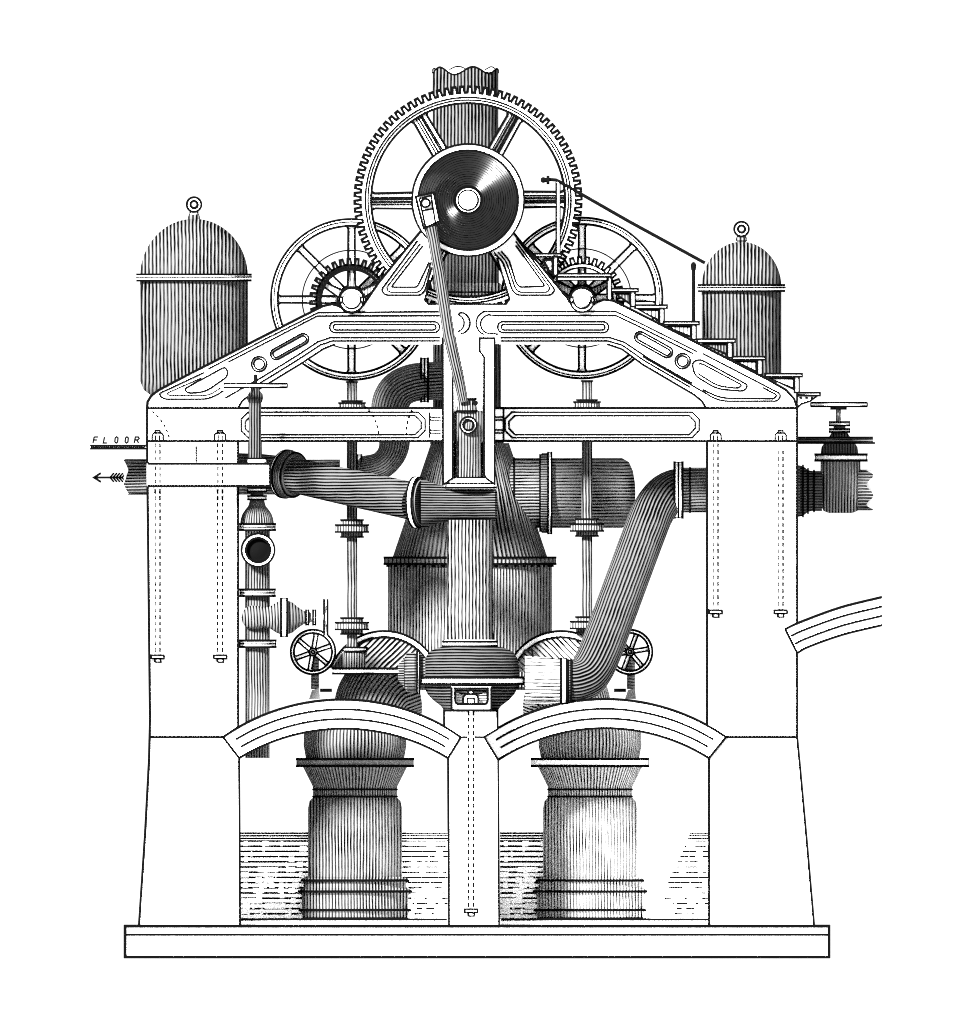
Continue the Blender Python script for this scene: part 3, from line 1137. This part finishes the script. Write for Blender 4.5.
# ------------------------------------------------------------------ turbines
def turbine(m, label, pale):
    X = (lambda x: 945 - x) if m else (lambda x: x)
    d = 1.2
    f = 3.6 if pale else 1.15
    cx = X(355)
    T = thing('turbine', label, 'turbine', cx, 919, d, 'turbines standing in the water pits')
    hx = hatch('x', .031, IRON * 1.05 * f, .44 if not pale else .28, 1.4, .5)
    mb = MB()
    mb.vert(cx, d, [(882, 47), (808, 47), (801, 45.5), (797.5, 42)], hx)
    mb.build('casing', T)
    mb = MB()
    mb.vert(cx, d, [(919.3, 52), (914, 53), (911, 55), (908, 53), (895, 53.5), (893, 56), (890, 56), (888, 52), (884, 51), (881, 53), (878.5, 53), (877, 47)], hx)
    for y, r in ((918.5, 52), (910, 55), (891.5, 56), (880.5, 53)):
        mb.ringv(cx, d, y, r, 2.0)
    mb.build('guide_ring', T)
    mb = MB()
    mb.vert(cx, d, [(797.5, 42), (789, 42), (786, 42.5), (767, 52)], hatch('u', .036, IRON * 1.05 * f, .42, 1.4, .5))
    mb.ringv(cx, d, 796.5, 42, 1.3)
    mb.ringv(cx, d, 789.5, 42, 1.3)
    mb.build('neck', T)
    mb = MB().flange_v(cx, d, 759, 766, 58, PAINT if pale else PLAIN, 2.0)
    mb.build('joint_flange', T)
    mb = MB()
    path = smooth_path([(373, 738, d), (373, 724, d), (373, 710, d), (376, 699, d), (385, 690, d + .05), (402, 683, d + .12)], 6)
    n = len(path)
    mb.tube([V(X(p[0]), p[1], p[2]) for p in path], [(.38 + .03 * i / (n - 1)) for i in range(n)], hatch('u', .042, IRON * .95 * f, .45, 1.4, .4), seg=56)
    mb.build('elbow', T)
    mb = MB()
    mb.vert(cx, d, [(759, 49), (745, 51.5), (733, 51), (724, 47), (716, 38)], hatch('u', .036, IRON * 1.05 * f, .46, 1.4, .4))
    mb.build('throat', T)
    mb = MB()
    ex, ey = X(384), 688
    prof = [(.78, 52), (.72, 50)]
    for k in range(1, 9):
        t = math.pi / 2 * k / 8
        prof.append((.72 - .16 * math.sin(t), 50 * math.cos(t)))
    mb.deep(ex, ey, prof, hatch('fall' if m else 'rise', .042, IRON * 1.3 * f, .36, 1.3, .7), caps=False, seg=64)
    mb.deep(ex, ey, [(.78, 52), (1.5, 52)], DARK, seg=64)
    mb.clip_below(672)
    cd_ = mb.build('cover_dome', T)
    mb = MB()
    mb.deep(ex, ey, [(.72, 50), (.70, 51.5), (.70, 57.5), (.86, 57.5), (.86, 50)], PAINT, caps=False, seg=72)
    mb.circ(ex, ey, .70, 57, 1.6, 72)
    mb.circ(ex, ey, .70, 51.2, 1.7 if not pale else 1.3, 72)
    mb.clip_below(668)
    mb.build('cover_rim', cd_)
    mb = MB()
    x0, x1 = sorted((X(332), X(398)))
    mb.prism(rounded([(x0, 668.5), (x1, 668.5), (x1, 673.5), (x0, 673.5)], 1), .45, .9, PAINT)
    mb.ink([(x0, 668.5), (x1, 668.5)], .45, 1.8)
    mb.ink([(x0, 673.5), (x1, 673.5)], .45, 1.6)
    mb.build('seat_plate', T)
    mb = MB()
    gx = X(355)
    mb.vert(gx, .66, [(668.5, 13), (656, 11.5), (653, 11)], hatch('x', .025, IRON * 1.3 * f, .42, 1.3))
    mb.flange_v(gx, .66, 647.5, 651, 11.5, PAINT, 1.5)
    mb.prism([(X(331), 669), (X(344), 651), (X(345), 669)] if not m else [(X(345), 669), (X(344), 651), (X(331), 669)], .6, .75, hatch('x', .03, IRON, .5, 1))
    mb.build('shaft_gland', T)
    return T
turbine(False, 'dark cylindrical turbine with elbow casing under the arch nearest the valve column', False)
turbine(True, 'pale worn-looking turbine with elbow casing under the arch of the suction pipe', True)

# ------------------------------------------------------------------ belt wheels, pinions, upright shafts
WX = 351.5
def spoked_wheel(cx, cy, label):
    F = thing('spoked_wheel', label, 'wheel', cx, cy, 1.0, 'eight-spoked wheels behind the frame')
    mb = MB()
    mb.deep(cx, cy, [(.95, 73.5), (.93, 75), (.93, 79), (.95, 80.5), (1.12, 80.5), (1.12, 73.5), (.95, 73.5)], PAINT, caps=False, seg=96)
    mb.circ(cx, cy, .94, 80.4, 1.7, 96)
    mb.circ(cx, cy, .93, 77.8, .8, 96)
    mb.circ(cx, cy, .94, 73.8, 1.9, 96)
    mb.build('rim', F)
    for k in range(8):
        mb = MB()
        sp = spoke_poly(cx, cy, math.pi / 4 * k, 12, 74.5, 3.6, 3.2, 4)
        mb.prism(sp, .97, 1.08, PAINT)
        mb.ink(sp[:4], .965, 1.6)
        mb.ink(sp[4:], .965, 1.6)
        mb.build('spoke', F)
    mb = MB()
    mb.deep(cx, cy, [(.955, 48.6), (.955, 50), (1.0, 50), (1.0, 48.6), (.955, 48.6)], DARK, caps=False, seg=72)
    mb.build('inner_ring', F)
    mb = MB()
    mb.deep(cx, cy, [(.9, 14), (1.14, 14)], PAINT)
    mb.circ(cx, cy, .9, 14, 1.4)
    mb.build('hub', F)
    mb = MB()
    mb.deep(cx, cy, [(-.08, 8), (1.2, 8)], PAINT)
    mb.build('axle', F)
    return F
w0 = spoked_wheel(WX, 299.5, 'eight-spoked white wheel behind the frame on the valve column side')
copy_tree(w0, 582 - WX, -1.5, 0, 'eight-spoked white wheel behind the stairs and handrail')

def pinion(cx, cy, dark, label):
    P = thing('pinion', label, 'gear', cx, cy, .6, 'small pinions meshing with the great gear')
    mb = MB()
    po_ = gear_outline(cx, cy, 41.5, 35.5, 32, .06)
    mb.strip(po_, match_circle(cx, cy, 30.5, po_), .5, .74, hatch('x', .024, IRON, .6, 1.0, .2) if dark else PAINT)
    mb.ink(po_, .5, 1.6, True)
    mb.circ(cx, cy, .5, 34.5 if dark else 34.8, 2.4 if dark else 1.1)
    mb.circ(cx, cy, .5, 31, 2.6 if dark else 1.3)
    mb.build('toothed_rim', P)
    for k in range(6):
        mb = MB()
        sp = spoke_poly(cx, cy, math.radians(90 + 60 * k), 10, 31.5, 4.4, 2.6, 3)
        mb.prism(sp, .53, .70, hatch('x', .028, .2, .35, .6, .8))
        mb.ink(sp[:4], .525, 1.4)
        mb.ink(sp[4:], .525, 1.4)
        mb.build('spoke', P)
    mb = MB()
    mb.deep(cx, cy, [(.47, 13), (.78, 13)], GREY)
    mb.circ(cx, cy, .47, 13, 1.4)
    mb.build('hub', P)
    return P
pinion(WX, 300, True, 'small black-shaded pinion meshing with the great gear on the valve column side')
pinion(582, 298.5, False, 'small white pinion meshing with the great gear under the stair landing')

def upright_shaft(cx, label):
    S = thing('upright_shaft', label, 'shaft', cx, 648, .66, 'upright shafts driving the turbines')
    d = .66
    mb = MB()
    mb.vert(cx, d, [(648, 5.4), (381, 5.4)], hatch('x', .028, IRON * 1.2, .45, 1.2, .5), seg=24)
    mb.ringv(cx, d, 382, 5.6, 1.2)
    mb.build('spindle', S)
    hh = hatch('x', .026, IRON * 1.8, .45, 1.1, .4)
    for y0, y1, r, ro in ((400, 413, 10, 13), (519, 538, 11, 16.5), (617, 635, 11, 16.5)):
        mb = MB()
        ym = (y0 + y1) / 2
        mb.vert(cx, d, [(y1, r - 3), (y1 - 1.5, r), (ym + 3.5, r), (ym + 3.5, ro), (ym - 3.5, ro), (ym - 3.5, r), (y0 + 1.5, r), (y0, r - 3)], hh, seg=36)
        for y, rr in ((y1 - 1, r), (ym + 3.5, ro), (ym - 3.5, ro), (y0 + 1, r)):
            mb.ringv(cx, d, y, rr, 1.3)
        mb.build('coupling', S)
    return S
s0 = upright_shaft(352, 'upright iron shaft with couplings under the wheel on the valve column side')
copy_tree(s0, 587 - 352, -1, 0, 'upright iron shaft with couplings under the wheel behind the stairs')

# ------------------------------------------------------------------ hand wheels on turbine stands
def hand_wheel(cx, cy, m, label):
    H = thing('hand_wheel', label, 'handwheel', cx, 699, .8, 'six-spoked hand wheels above the arches')
    s = -1 if m else 1
    mb = MB()
    mb.deep(cx, cy, [(.50, 18.8), (.48, 20.5), (.50, 22.5), (.54, 22.5), (.54, 18.8), (.50, 18.8)], PAINT, caps=False)
    mb.circ(cx, cy, .49, 22.3, 1.6)
    mb.circ(cx, cy, .49, 19, 1.5)
    mb.build('rim', H)
    for k in range(6):
        mb = MB()
        a = math.radians(80 + 60 * k) if not m else math.radians(70 + 60 * k)
        sp = spoke_poly(cx, cy, a, 3, 19, 1.9, 1.9, 2)
        mb.prism(sp, .50, .54, PAINT)
        mb.ink(sp[:4], .498, 1.2)
        mb.ink(sp[4:], .498, 1.2)
        mb.build('spoke', H)
    mb = MB()
    mb.deep(cx, cy, [(.47, 4), (.62, 4)], PAINT)
    mb.circ(cx, cy, .47, 3.8, 1.2)
    mb.circ(cx, cy, .47, 1.6, 1.2)
    mb.build('hub', H)
    mb = MB()
    sx = cx + 2 if not m else cx + 1
    mb.vert(sx, .66, [(689, 4), (656, 4)], hatch('zb', .03, IRON, .5, .8))
    mb.build('screw_column', H)
    mb = MB()
    mb.prism([(sx - 6, 699), (sx - 3, 690), (sx + 4, 688), (sx + 5, 699)], .6, .75, PLAIN)
    mb.box(*(sorted((sx + s * 5, sx + s * 17))[0], 688.5, sorted((sx + s * 5, sx + s * 17))[1], 692), .62, .72, DARK)
    mb.build('foot', H)
    return H
hand_wheel(313, 652, False, 'six-spoked hand wheel on a screw column next to the dark turbine')
hand_wheel(630, 652, True, 'six-spoked hand wheel partly hidden by the slanting suction pipe')

# ------------------------------------------------------------------ left bracket, pillar and valve column
b = MB()
b.box(147, 463.5, 270, 486, -.66, PF - .012, PAINT)
b.box(241, 463.6, 269.9, 485.9, PF - .012, -.02, PAINT)
b.ink([(148, 463.5), (270, 463.5), (270, 486), (148, 486)], -.66, 1.8)
b.edges([(148, 464), (269.5, 464), (269.5, 485.5), (148, 485.5)], -.66, PF - .02)
for x in (155.2, 159.8, 217.7, 222.3):
    b.dash([(x, 466), (x, 484)], -.66, .9, 4, 2.6)
tag(b.build('bracket', None, V(208, 486, -.5)), 'plain white bracket block across the pier carrying the hand wheel pillar', 'bracket')

PI = thing('valve_pillar', 'dark pillar with a flat edge-on hand wheel standing on the white bracket', 'valve', 255, 463, -.5)
def edge_wheel(mb, cx, d, y, r, t=1.9):
    mb.vert(cx, d, [(y + t, r - 3.5), (y + t, r - .5), (y, r), (y - t, r - .5), (y - t, r - 3.5), (y + t, r - 3.5)], PAINT, caps=False)
    mb.ringv(cx, d, y + t, r - .4, 1.5)
    mb.ringv(cx, d, y - t, r - .4, 1.3)
    for e in (-1, 1):
        mb.box(cx + e * r - .9, y - t, cx + e * r + .9, y + t, d - .03, d + .03, INK)
    mb.vert(cx, d, [(y + 2, 3.6), (y - 2, 3.6)], PAINT)
    for k in range(6):
        a = math.pi / 3 * k
        c = Vector(V(cx, y, d))
        e = Vector((math.cos(a), math.sin(a), 0)) * (r - 2.5) * .01
        mb.tube([c, c + e], .012, PAINT, seg=8)
b = MB()
edge_wheel(b, 255.5, -.5, 385.5, 31.5)
b.build('hand_wheel', PI)
b = MB()
b.vert(255.5, -.5, [(392, 2.2), (376, 2.2), (374, 1.2)], DARK)
b.build('spindle', PI)
b = MB()
b.vert(255, -.5, [(404, 5), (402, 7), (398, 8.2), (394, 7.6), (391, 5), (388, 4)], hatch('x', .025, IRON * .45, .6, 1.2))
b.build('knob', PI)
b = MB()
b.vert(255, -.5, [(458, 7), (403, 6.4)], hatch('x', .026, IRON * .7, .62, 1.4, .3))
b.build('post', PI)
b = MB().flange_v(257, -.5, 458.5, 463.2, 9.5, PAINT, 1.3)
b.build('foot_plate', PI)

VC = thing('flanged_valve', 'tall dark flanged valve column with round open port beside the pier', 'valve', 258, 758, -.15)
vd = -.15
hv2 = hatch('x', .027, IRON * 1.1, .42, 1.35, .5)
b = MB()
b.vert(257.5, vd, [(758, 12.2), (647, 12.2)], hv2, seg=40)
b.build('down_pipe', VC)
b = MB()
b.vert(257.5, vd, [(640, 12.4), (530, 12.4)], hv2, seg=40)
b.build('body', VC)
b = MB()
b.vert(257, vd, [(525, 17), (519, 16.3), (514, 14.6), (509.5, 11.6), (506, 8.8), (502, 7.6), (490, 6)], hatch('u', .027, IRON * 1.1, .45, 1.3, .4), seg=40)
b.build('bonnet', VC)
for y0, y1, r in ((524, 530, 17.5), (589.5, 596, 17.3), (640.5, 647, 18)):
    b = MB().flange_v(257.5, vd, y0, y1, r, PAINT, 1.8)
    b.ringv(257.5, vd, (y0 + y1) / 2, r, .9)
    b.build('flange', VC)
b = MB().flange_v(257, vd, 488, 491.5, 9.2, PAINT, 1.4)
b.flange_v(257, vd, 496, 499.5, 9, PAINT, 1.4)
b.build('stuffing_gland', VC)
b = MB()
b.vert(256.5, vd, [(490, 1.8), (486, 1.8)], PAINT)
b.build('spindle', VC)
b = MB()
b.deep(258, 550, [(vd - .22, 12), (vd - .24, 13), (vd - .24, 16), (vd - .22, 16.8), (vd, 16.8), (vd, 12), (vd - .22, 12)], PAINT, caps=False)
b.circ(258, 550, vd - .235, 16.4, 1.6)
b.circ(258, 550, vd - .235, 12.2, 1.8)
PR = b.build('port_ring', VC)
b = MB()
b.deep(258, 550, [(vd - .17, 12), (vd - .19, 9), (vd - .21, 5), (vd - .215, 0)], DARK, caps=False)
b.build('port_plug', PR)
b = MB()
hz2 = hatch('x', .03, IRON * 1.1, .42, 1.2, .5)
b.horiz(617.5, vd - .14, [(241.5, 0), (242.5, 5), (245.5, 9.5), (251, 12), (258, 11.6), (264, 10), (270, 11), (276, 15), (281, 17)], hz2)
b.horiz(617.5, vd - .14, [(287, 17), (292, 15.5), (298, 10.5), (304, 6.5), (310, 5.5)], hz2)
SV = b.build('side_valve_body', VC)
b = MB().flange_x(617.5, vd - .14, 281, 287, 18.7, PAINT, 1.8)
b.build('side_valve_flange', SV)
b = MB().flange_x(617.5, vd - .14, 306, 308.5, 7.2, PAINT, 1.3)
b.flange_x(617.5, vd - .14, 313, 315.5, 7.2, PAINT, 1.3)
b.horiz(617.5, vd - .14, [(308, 4.5), (316, 4.5)], GREY)
b.horiz(617.5, vd - .14, [(315, 1.8), (322, 1.8), (324, 4), (325, 4)], PAINT)
b.build('side_valve_gland', SV)
b = MB()
b.horiz(617.5, vd - .14, [(324, 14), (324, 17.5), (327.5, 17.5), (327.5, 14), (324, 14)], PAINT, caps=False)
b.horiz(617.5, vd - .14, [(324.5, 15), (327, 15)], PAINT)
b.ringx(617.5, vd - .14, 324, 17.5, 1.4)
b.ringx(617.5, vd - .14, 327.5, 17.5, 1.4)
b.ink([(324, 601), (324, 634)], vd - .32, 1.4)
b.ink([(327.5, 601), (327.5, 634)], vd - .32, 1.4)
b.build('side_hand_wheel', SV)

# ------------------------------------------------------------------ right stop valve
RV = thing('stop_valve', 'dark stop valve with flat hand wheel rising through the floor by the stair foot', 'valve', 840, 512, 1.3)
rd = 1.3
b = MB()
b.vert(840.5, rd, [(513, 12), (511, 17), (506, 19.5), (500, 20.3), (461, 20)], hatch('x', .03, IRON * 3.0, .46, 1.4, .4))
b.build('body', RV)
b = MB()
b.vert(839.5, rd, [(454, 19), (447, 18), (441, 14), (436, 10), (431, 7)], hatch('x', .028, IRON * .9, .5, 1.3, .3))
b.build('bonnet', RV)
b = MB().flange_v(841, rd, 454.5, 460.5, 25.5, PAINT, 2.0)
b.build('flange', RV)
b = MB().flange_v(839.5, rd, 422, 425.5, 9.8, PAINT, 1.4)
b.flange_v(839.5, rd, 429, 432, 9.8, PAINT, 1.5)
b.vert(839.5, rd, [(430, 6), (424, 6)], GREY)
b.build('stuffing_gland', RV)
b = MB()
b.vert(838.5, rd, [(423, 2.6), (405, 2.6)], hatch('x', .025, .2, .5, .6))
b.flange_v(838.5, rd, 407.5, 409, 7.5, PAINT, 1.0)
b.build('spindle', RV)
b = MB()
edge_wheel(b, 839, rd, 404.5, 28)
b.build('hand_wheel', RV)
b = MB()
b.horiz(491, rd, [(797, 26), (803, 25), (808, 21), (812, 20), (822, 20)], hatch('zb', .028, IRON, .5, 1.3, .3))
for x, r in ((803, 25.5), (808, 22), (814, 20.5)):
    b.ringx(491, rd, x, r, 1.4)
b.build('inlet_elbow', RV)
b = MB()
b.horiz(490, rd, [(858, 20.5), (870, 20.5)], hatch('z', .03, IRON * 1.3, .42, 1.3, .5), capmat=PAINT, seg=72,
        wave=lambda i, t: (.035 * math.sin(6 * t)) if i == 1 else 0)
b.build('broken_pipe_end', RV)

# ------------------------------------------------------------------ stairs and handrail
ST = thing('staircase', 'flight of iron bracket steps climbing the sloping side of the frame', 'stairs', 797, 407, .2)
steps = [(535, 561, 255, 275), (557, 611, 275, 303), (611, 638, 290, 308), (635, 667, 306.5, 325), (663, 699, 323, 341), (697, 735, 340.5, 359), (732, 765, 358, 376), (765, 802, 375, 394), (797, 820, 394, 407)]
for i, (x0, x1, y0, y1) in enumerate(steps):
    b = MB()
    b.box(x0, y0 - 1.6, x1, y0 + 1.6, .02, .85, PAINT)
    b.ink([(x0, y0 - 1.4), (x1, y0 - 1.4), (x1, y0 + 1.6), (x0, y0 + 1.6)], .02, 1.2, True)
    tr_ = b.build('tread', ST)
    b = MB()
    if i == 0:
        b.box(553.5, 256, 557.5, 275, .03, .2, PAINT, 1.2)
        t = rounded([(543, 259.5), (552.5, 259.5), (552.5, 273), (549, 271)], 1.5)
        b.prism(t, .04, .12, hatch('rise', .03, .25, .3, .5))
        b.ink(t, .04, 2.0, True)
    elif i == 1:
        b.box(607, 277, 611, 303, .03, .2, PAINT, 1.2)
        b.box(557, 277, 608, 280, .03, .2, PAINT, 1.0)
    elif i == 8:
        pr = [(797, 395), (819, 395), (810, 401), (801, 404), (797, 408)]
        b.prism(pr, .03, .2, PAINT)
        b.ink(pr, .03, 1.4, True)
        b.dash([(799, 398), (813, 398)], .03, 1)
    else:
        xr = x1 - 3
        b.box(xr - 4.5, y0 + 1.5, xr, y1 - 1.5, .03, .2, PAINT, 1.3)
        sl = .52
        xs = xr - 5
        tri = [(max(x0 + 4, xs - 24), y0 + 3.2), (xs, y0 + 3.2), (xs, y0 + 14)]
        b.prism(tri, .05, .2, hatch('x', .03, IRON, .55, .8) if i in (2, 5) else hatch('x', .04, .35, .25, .4))
        b.ink(tri, .05, 2.0, True)
    b.build('bracket', tr_)

HR = thing('handrail', 'slim iron handrail with knob end and two posts above the stairs', 'rail', 558, 255, .08)
b = MB()
path = [V(549, 179.5, .1), V(556, 180, .1), V(561, 182.5, .1), V(630, 222, .1), V(705, 263, .1)]
b.tube(path, .017, DARK, seg=12)
b.build('rail', HR)
b = MB()
b.horiz(180, .1, [(540.5, 0), (541, 2), (543, 3), (546, 2.2), (546.5, 2.2), (546.5, 4.4), (549.5, 4.4), (549.5, 1.5)], DARK, seg=20)
KN = b.build('knob', HR)
b = MB()
b.horiz(180.2, .1, [(541.7, 1), (542, 1.6), (544.5, 1.6)], PAINT, seg=12)
b.build('ferrule', KN)
for x, y0, y1, m in ((558, 182, 254, False), (693.5, 262, 322, True)):
    b = MB()
    b.vert(x, .1, [(y1, 1.9), (y0 + 4, 1.9), (y0, 1.2)], DARK if m else PAINT, seg=14)
    if not m:
        b.ink([(x - 1.9, y0), (x - 1.9, y1)], .08, .9)
        b.ink([(x + 1.9, y0), (x + 1.9, y1)], .08, .9)
    else:
        b.vert(x, .1, [(y0 + 8, 2.4), (y0 + 3, 3), (y0 + 1, 2)], DARK, seg=14)
    b.build('post', HR)

# ------------------------------------------------------------------ anchor bolts
def anchor(x, y_top, y_bot, d, nut, label, g='long anchor bolts in the masonry'):
    A = thing('anchor_bolt', label, 'bolt', x, y_bot, d, g)
    mb = MB()
    xs = [x - 3.3, x - 1.4, x + 1.4, x + 3.3]
    ys, y = [y_top], y_top
    while y < y_bot - 6:
        y += 4.6 if len(ys) % 2 else 2.0
        ys.append(min(y, y_bot - 4))
    grid = [[mb.bm.verts.new(V(q, yy, d - .012)) for q in xs] for yy in ys]
    for i in range(len(ys) - 1):
        for j in range(3):
            mb.face([grid[i][j], grid[i + 1][j], grid[i + 1][j + 1], grid[i][j + 1]], mb.mi(INK if (i % 2 == 0 and j != 1) else WHITE), smooth=False)
    border = [grid[0][j] for j in range(4)] + [r[3] for r in grid[1:]] + [grid[-1][j] for j in (2, 1, 0)] + [r[0] for r in grid[-2:0:-1]]
    back = [mb.bm.verts.new(v.co + Vector((0, .010, 0))) for v in border]
    for i in range(len(border)):
        j = (i + 1) % len(border)
        mb.face([border[i], back[i], back[j], border[j]], mb.mi(WHITE), smooth=False)
    mb.build('rod', A)
    mb = MB()
    mb.box(x - 6.5, y_bot - 4, x + 6.5, y_bot - .5, d - .03, d, PAINT, 1.4)
    mb.box(x - 2.8, y_bot - .5, x + 3.2, y_bot + 3, d - .03, d, PAINT, 1.3)
    mb.build('washer', A)
    if nut:
        mb = MB()
        dd = B0 - .002
        mb.prism([(x - 5.5, 441), (x - 5.5, 434.5), (x - 3.5, 433), (x + 3.5, 433), (x + 5.5, 434.5), (x + 5.5, 441)], dd - .03, dd, PAINT)
        mb.ink([(x - 5.5, 440), (x - 5.5, 434.5), (x - 3.5, 433), (x + 3.5, 433), (x + 5.5, 434.5), (x + 5.5, 440)], dd - .03, 1.3)
        mb.ink([(x - 2, 440), (x - 2, 435)], dd - .03, 1.1)
        mb.ink([(x + 2, 440), (x + 2, 435)], dd - .03, 1.1)
        mb.box(x - 2.6, 430.5, x + 2.6, 433, dd - .03, dd, PAINT, 1.1)
        mb.build('nut', A)
    return A
anchor(157.5, 443, 659, PF, True, 'dashed anchor bolt in the bracket pier, close to its outer edge')
anchor(220, 443, 659, PF, True, 'dashed anchor bolt in the bracket pier, close to the valve column')
anchor(715.5, 443, 614, PF, True, 'dashed anchor bolt in the stair-side pier, close to the suction pipe')
anchor(780.5, 450, 614, PF, True, 'dashed anchor bolt in the stair-side pier, close to the stop valve')
anchor(471, 711, 913, MP, False, 'dashed anchor bolt running down the middle pier below the pump')

# ------------------------------------------------------------------ flow arrow and floor lettering
b = MB()
b.ink([(95, 477.5), (122, 477.5)], 1.95, 1.5)
b.ink([(101, 473), (94, 477.5), (101, 482)], 1.95, 1.6)
for k in range(5):
    x = 110 + k * 3
    b.ink([(x, 477.5), (x + 4, 473)], 1.95, 1.2)
    b.ink([(x, 477.5), (x + 4, 482)], 1.95, 1.2)
tag(b.build('flow_arrow', None, V(108, 478, 1.95)), 'small black feathered arrow pointing away from the broken main', 'arrow')
glyph = {'F': [[(0, 0), (1.2, -6)], [(1.2, -6), (5, -6)], [(.6, -3), (4, -3)]],
         'L': [[(1.2, -6), (0, 0), (3.6, 0)]],
         'O': [[(x, y) for x, y in [(1.2, -1), (1.6, -5), (3, -6.2), (4.4, -5), (4, -1), (2.6, 0), (1.2, -1)]]],
         'R': [[(0, 0), (1.2, -6), (4, -6), (5, -4.6), (3.8, -3.2), (1, -3)], [(2.6, -3), (4.4, 0)]]}
LT = thing('floor_lettering', 'small italic black capitals spelling floor above the thin floor edge', 'lettering', 115, 443, 1.26)
x = 93
for ch in 'FLOOR':
    b = MB()
    for st in glyph[ch]:
        b.ink([(x + p[0], 443 + p[1]) for p in st], 1.26, .9)
    b.build('letter', LT)
    x += 10.3
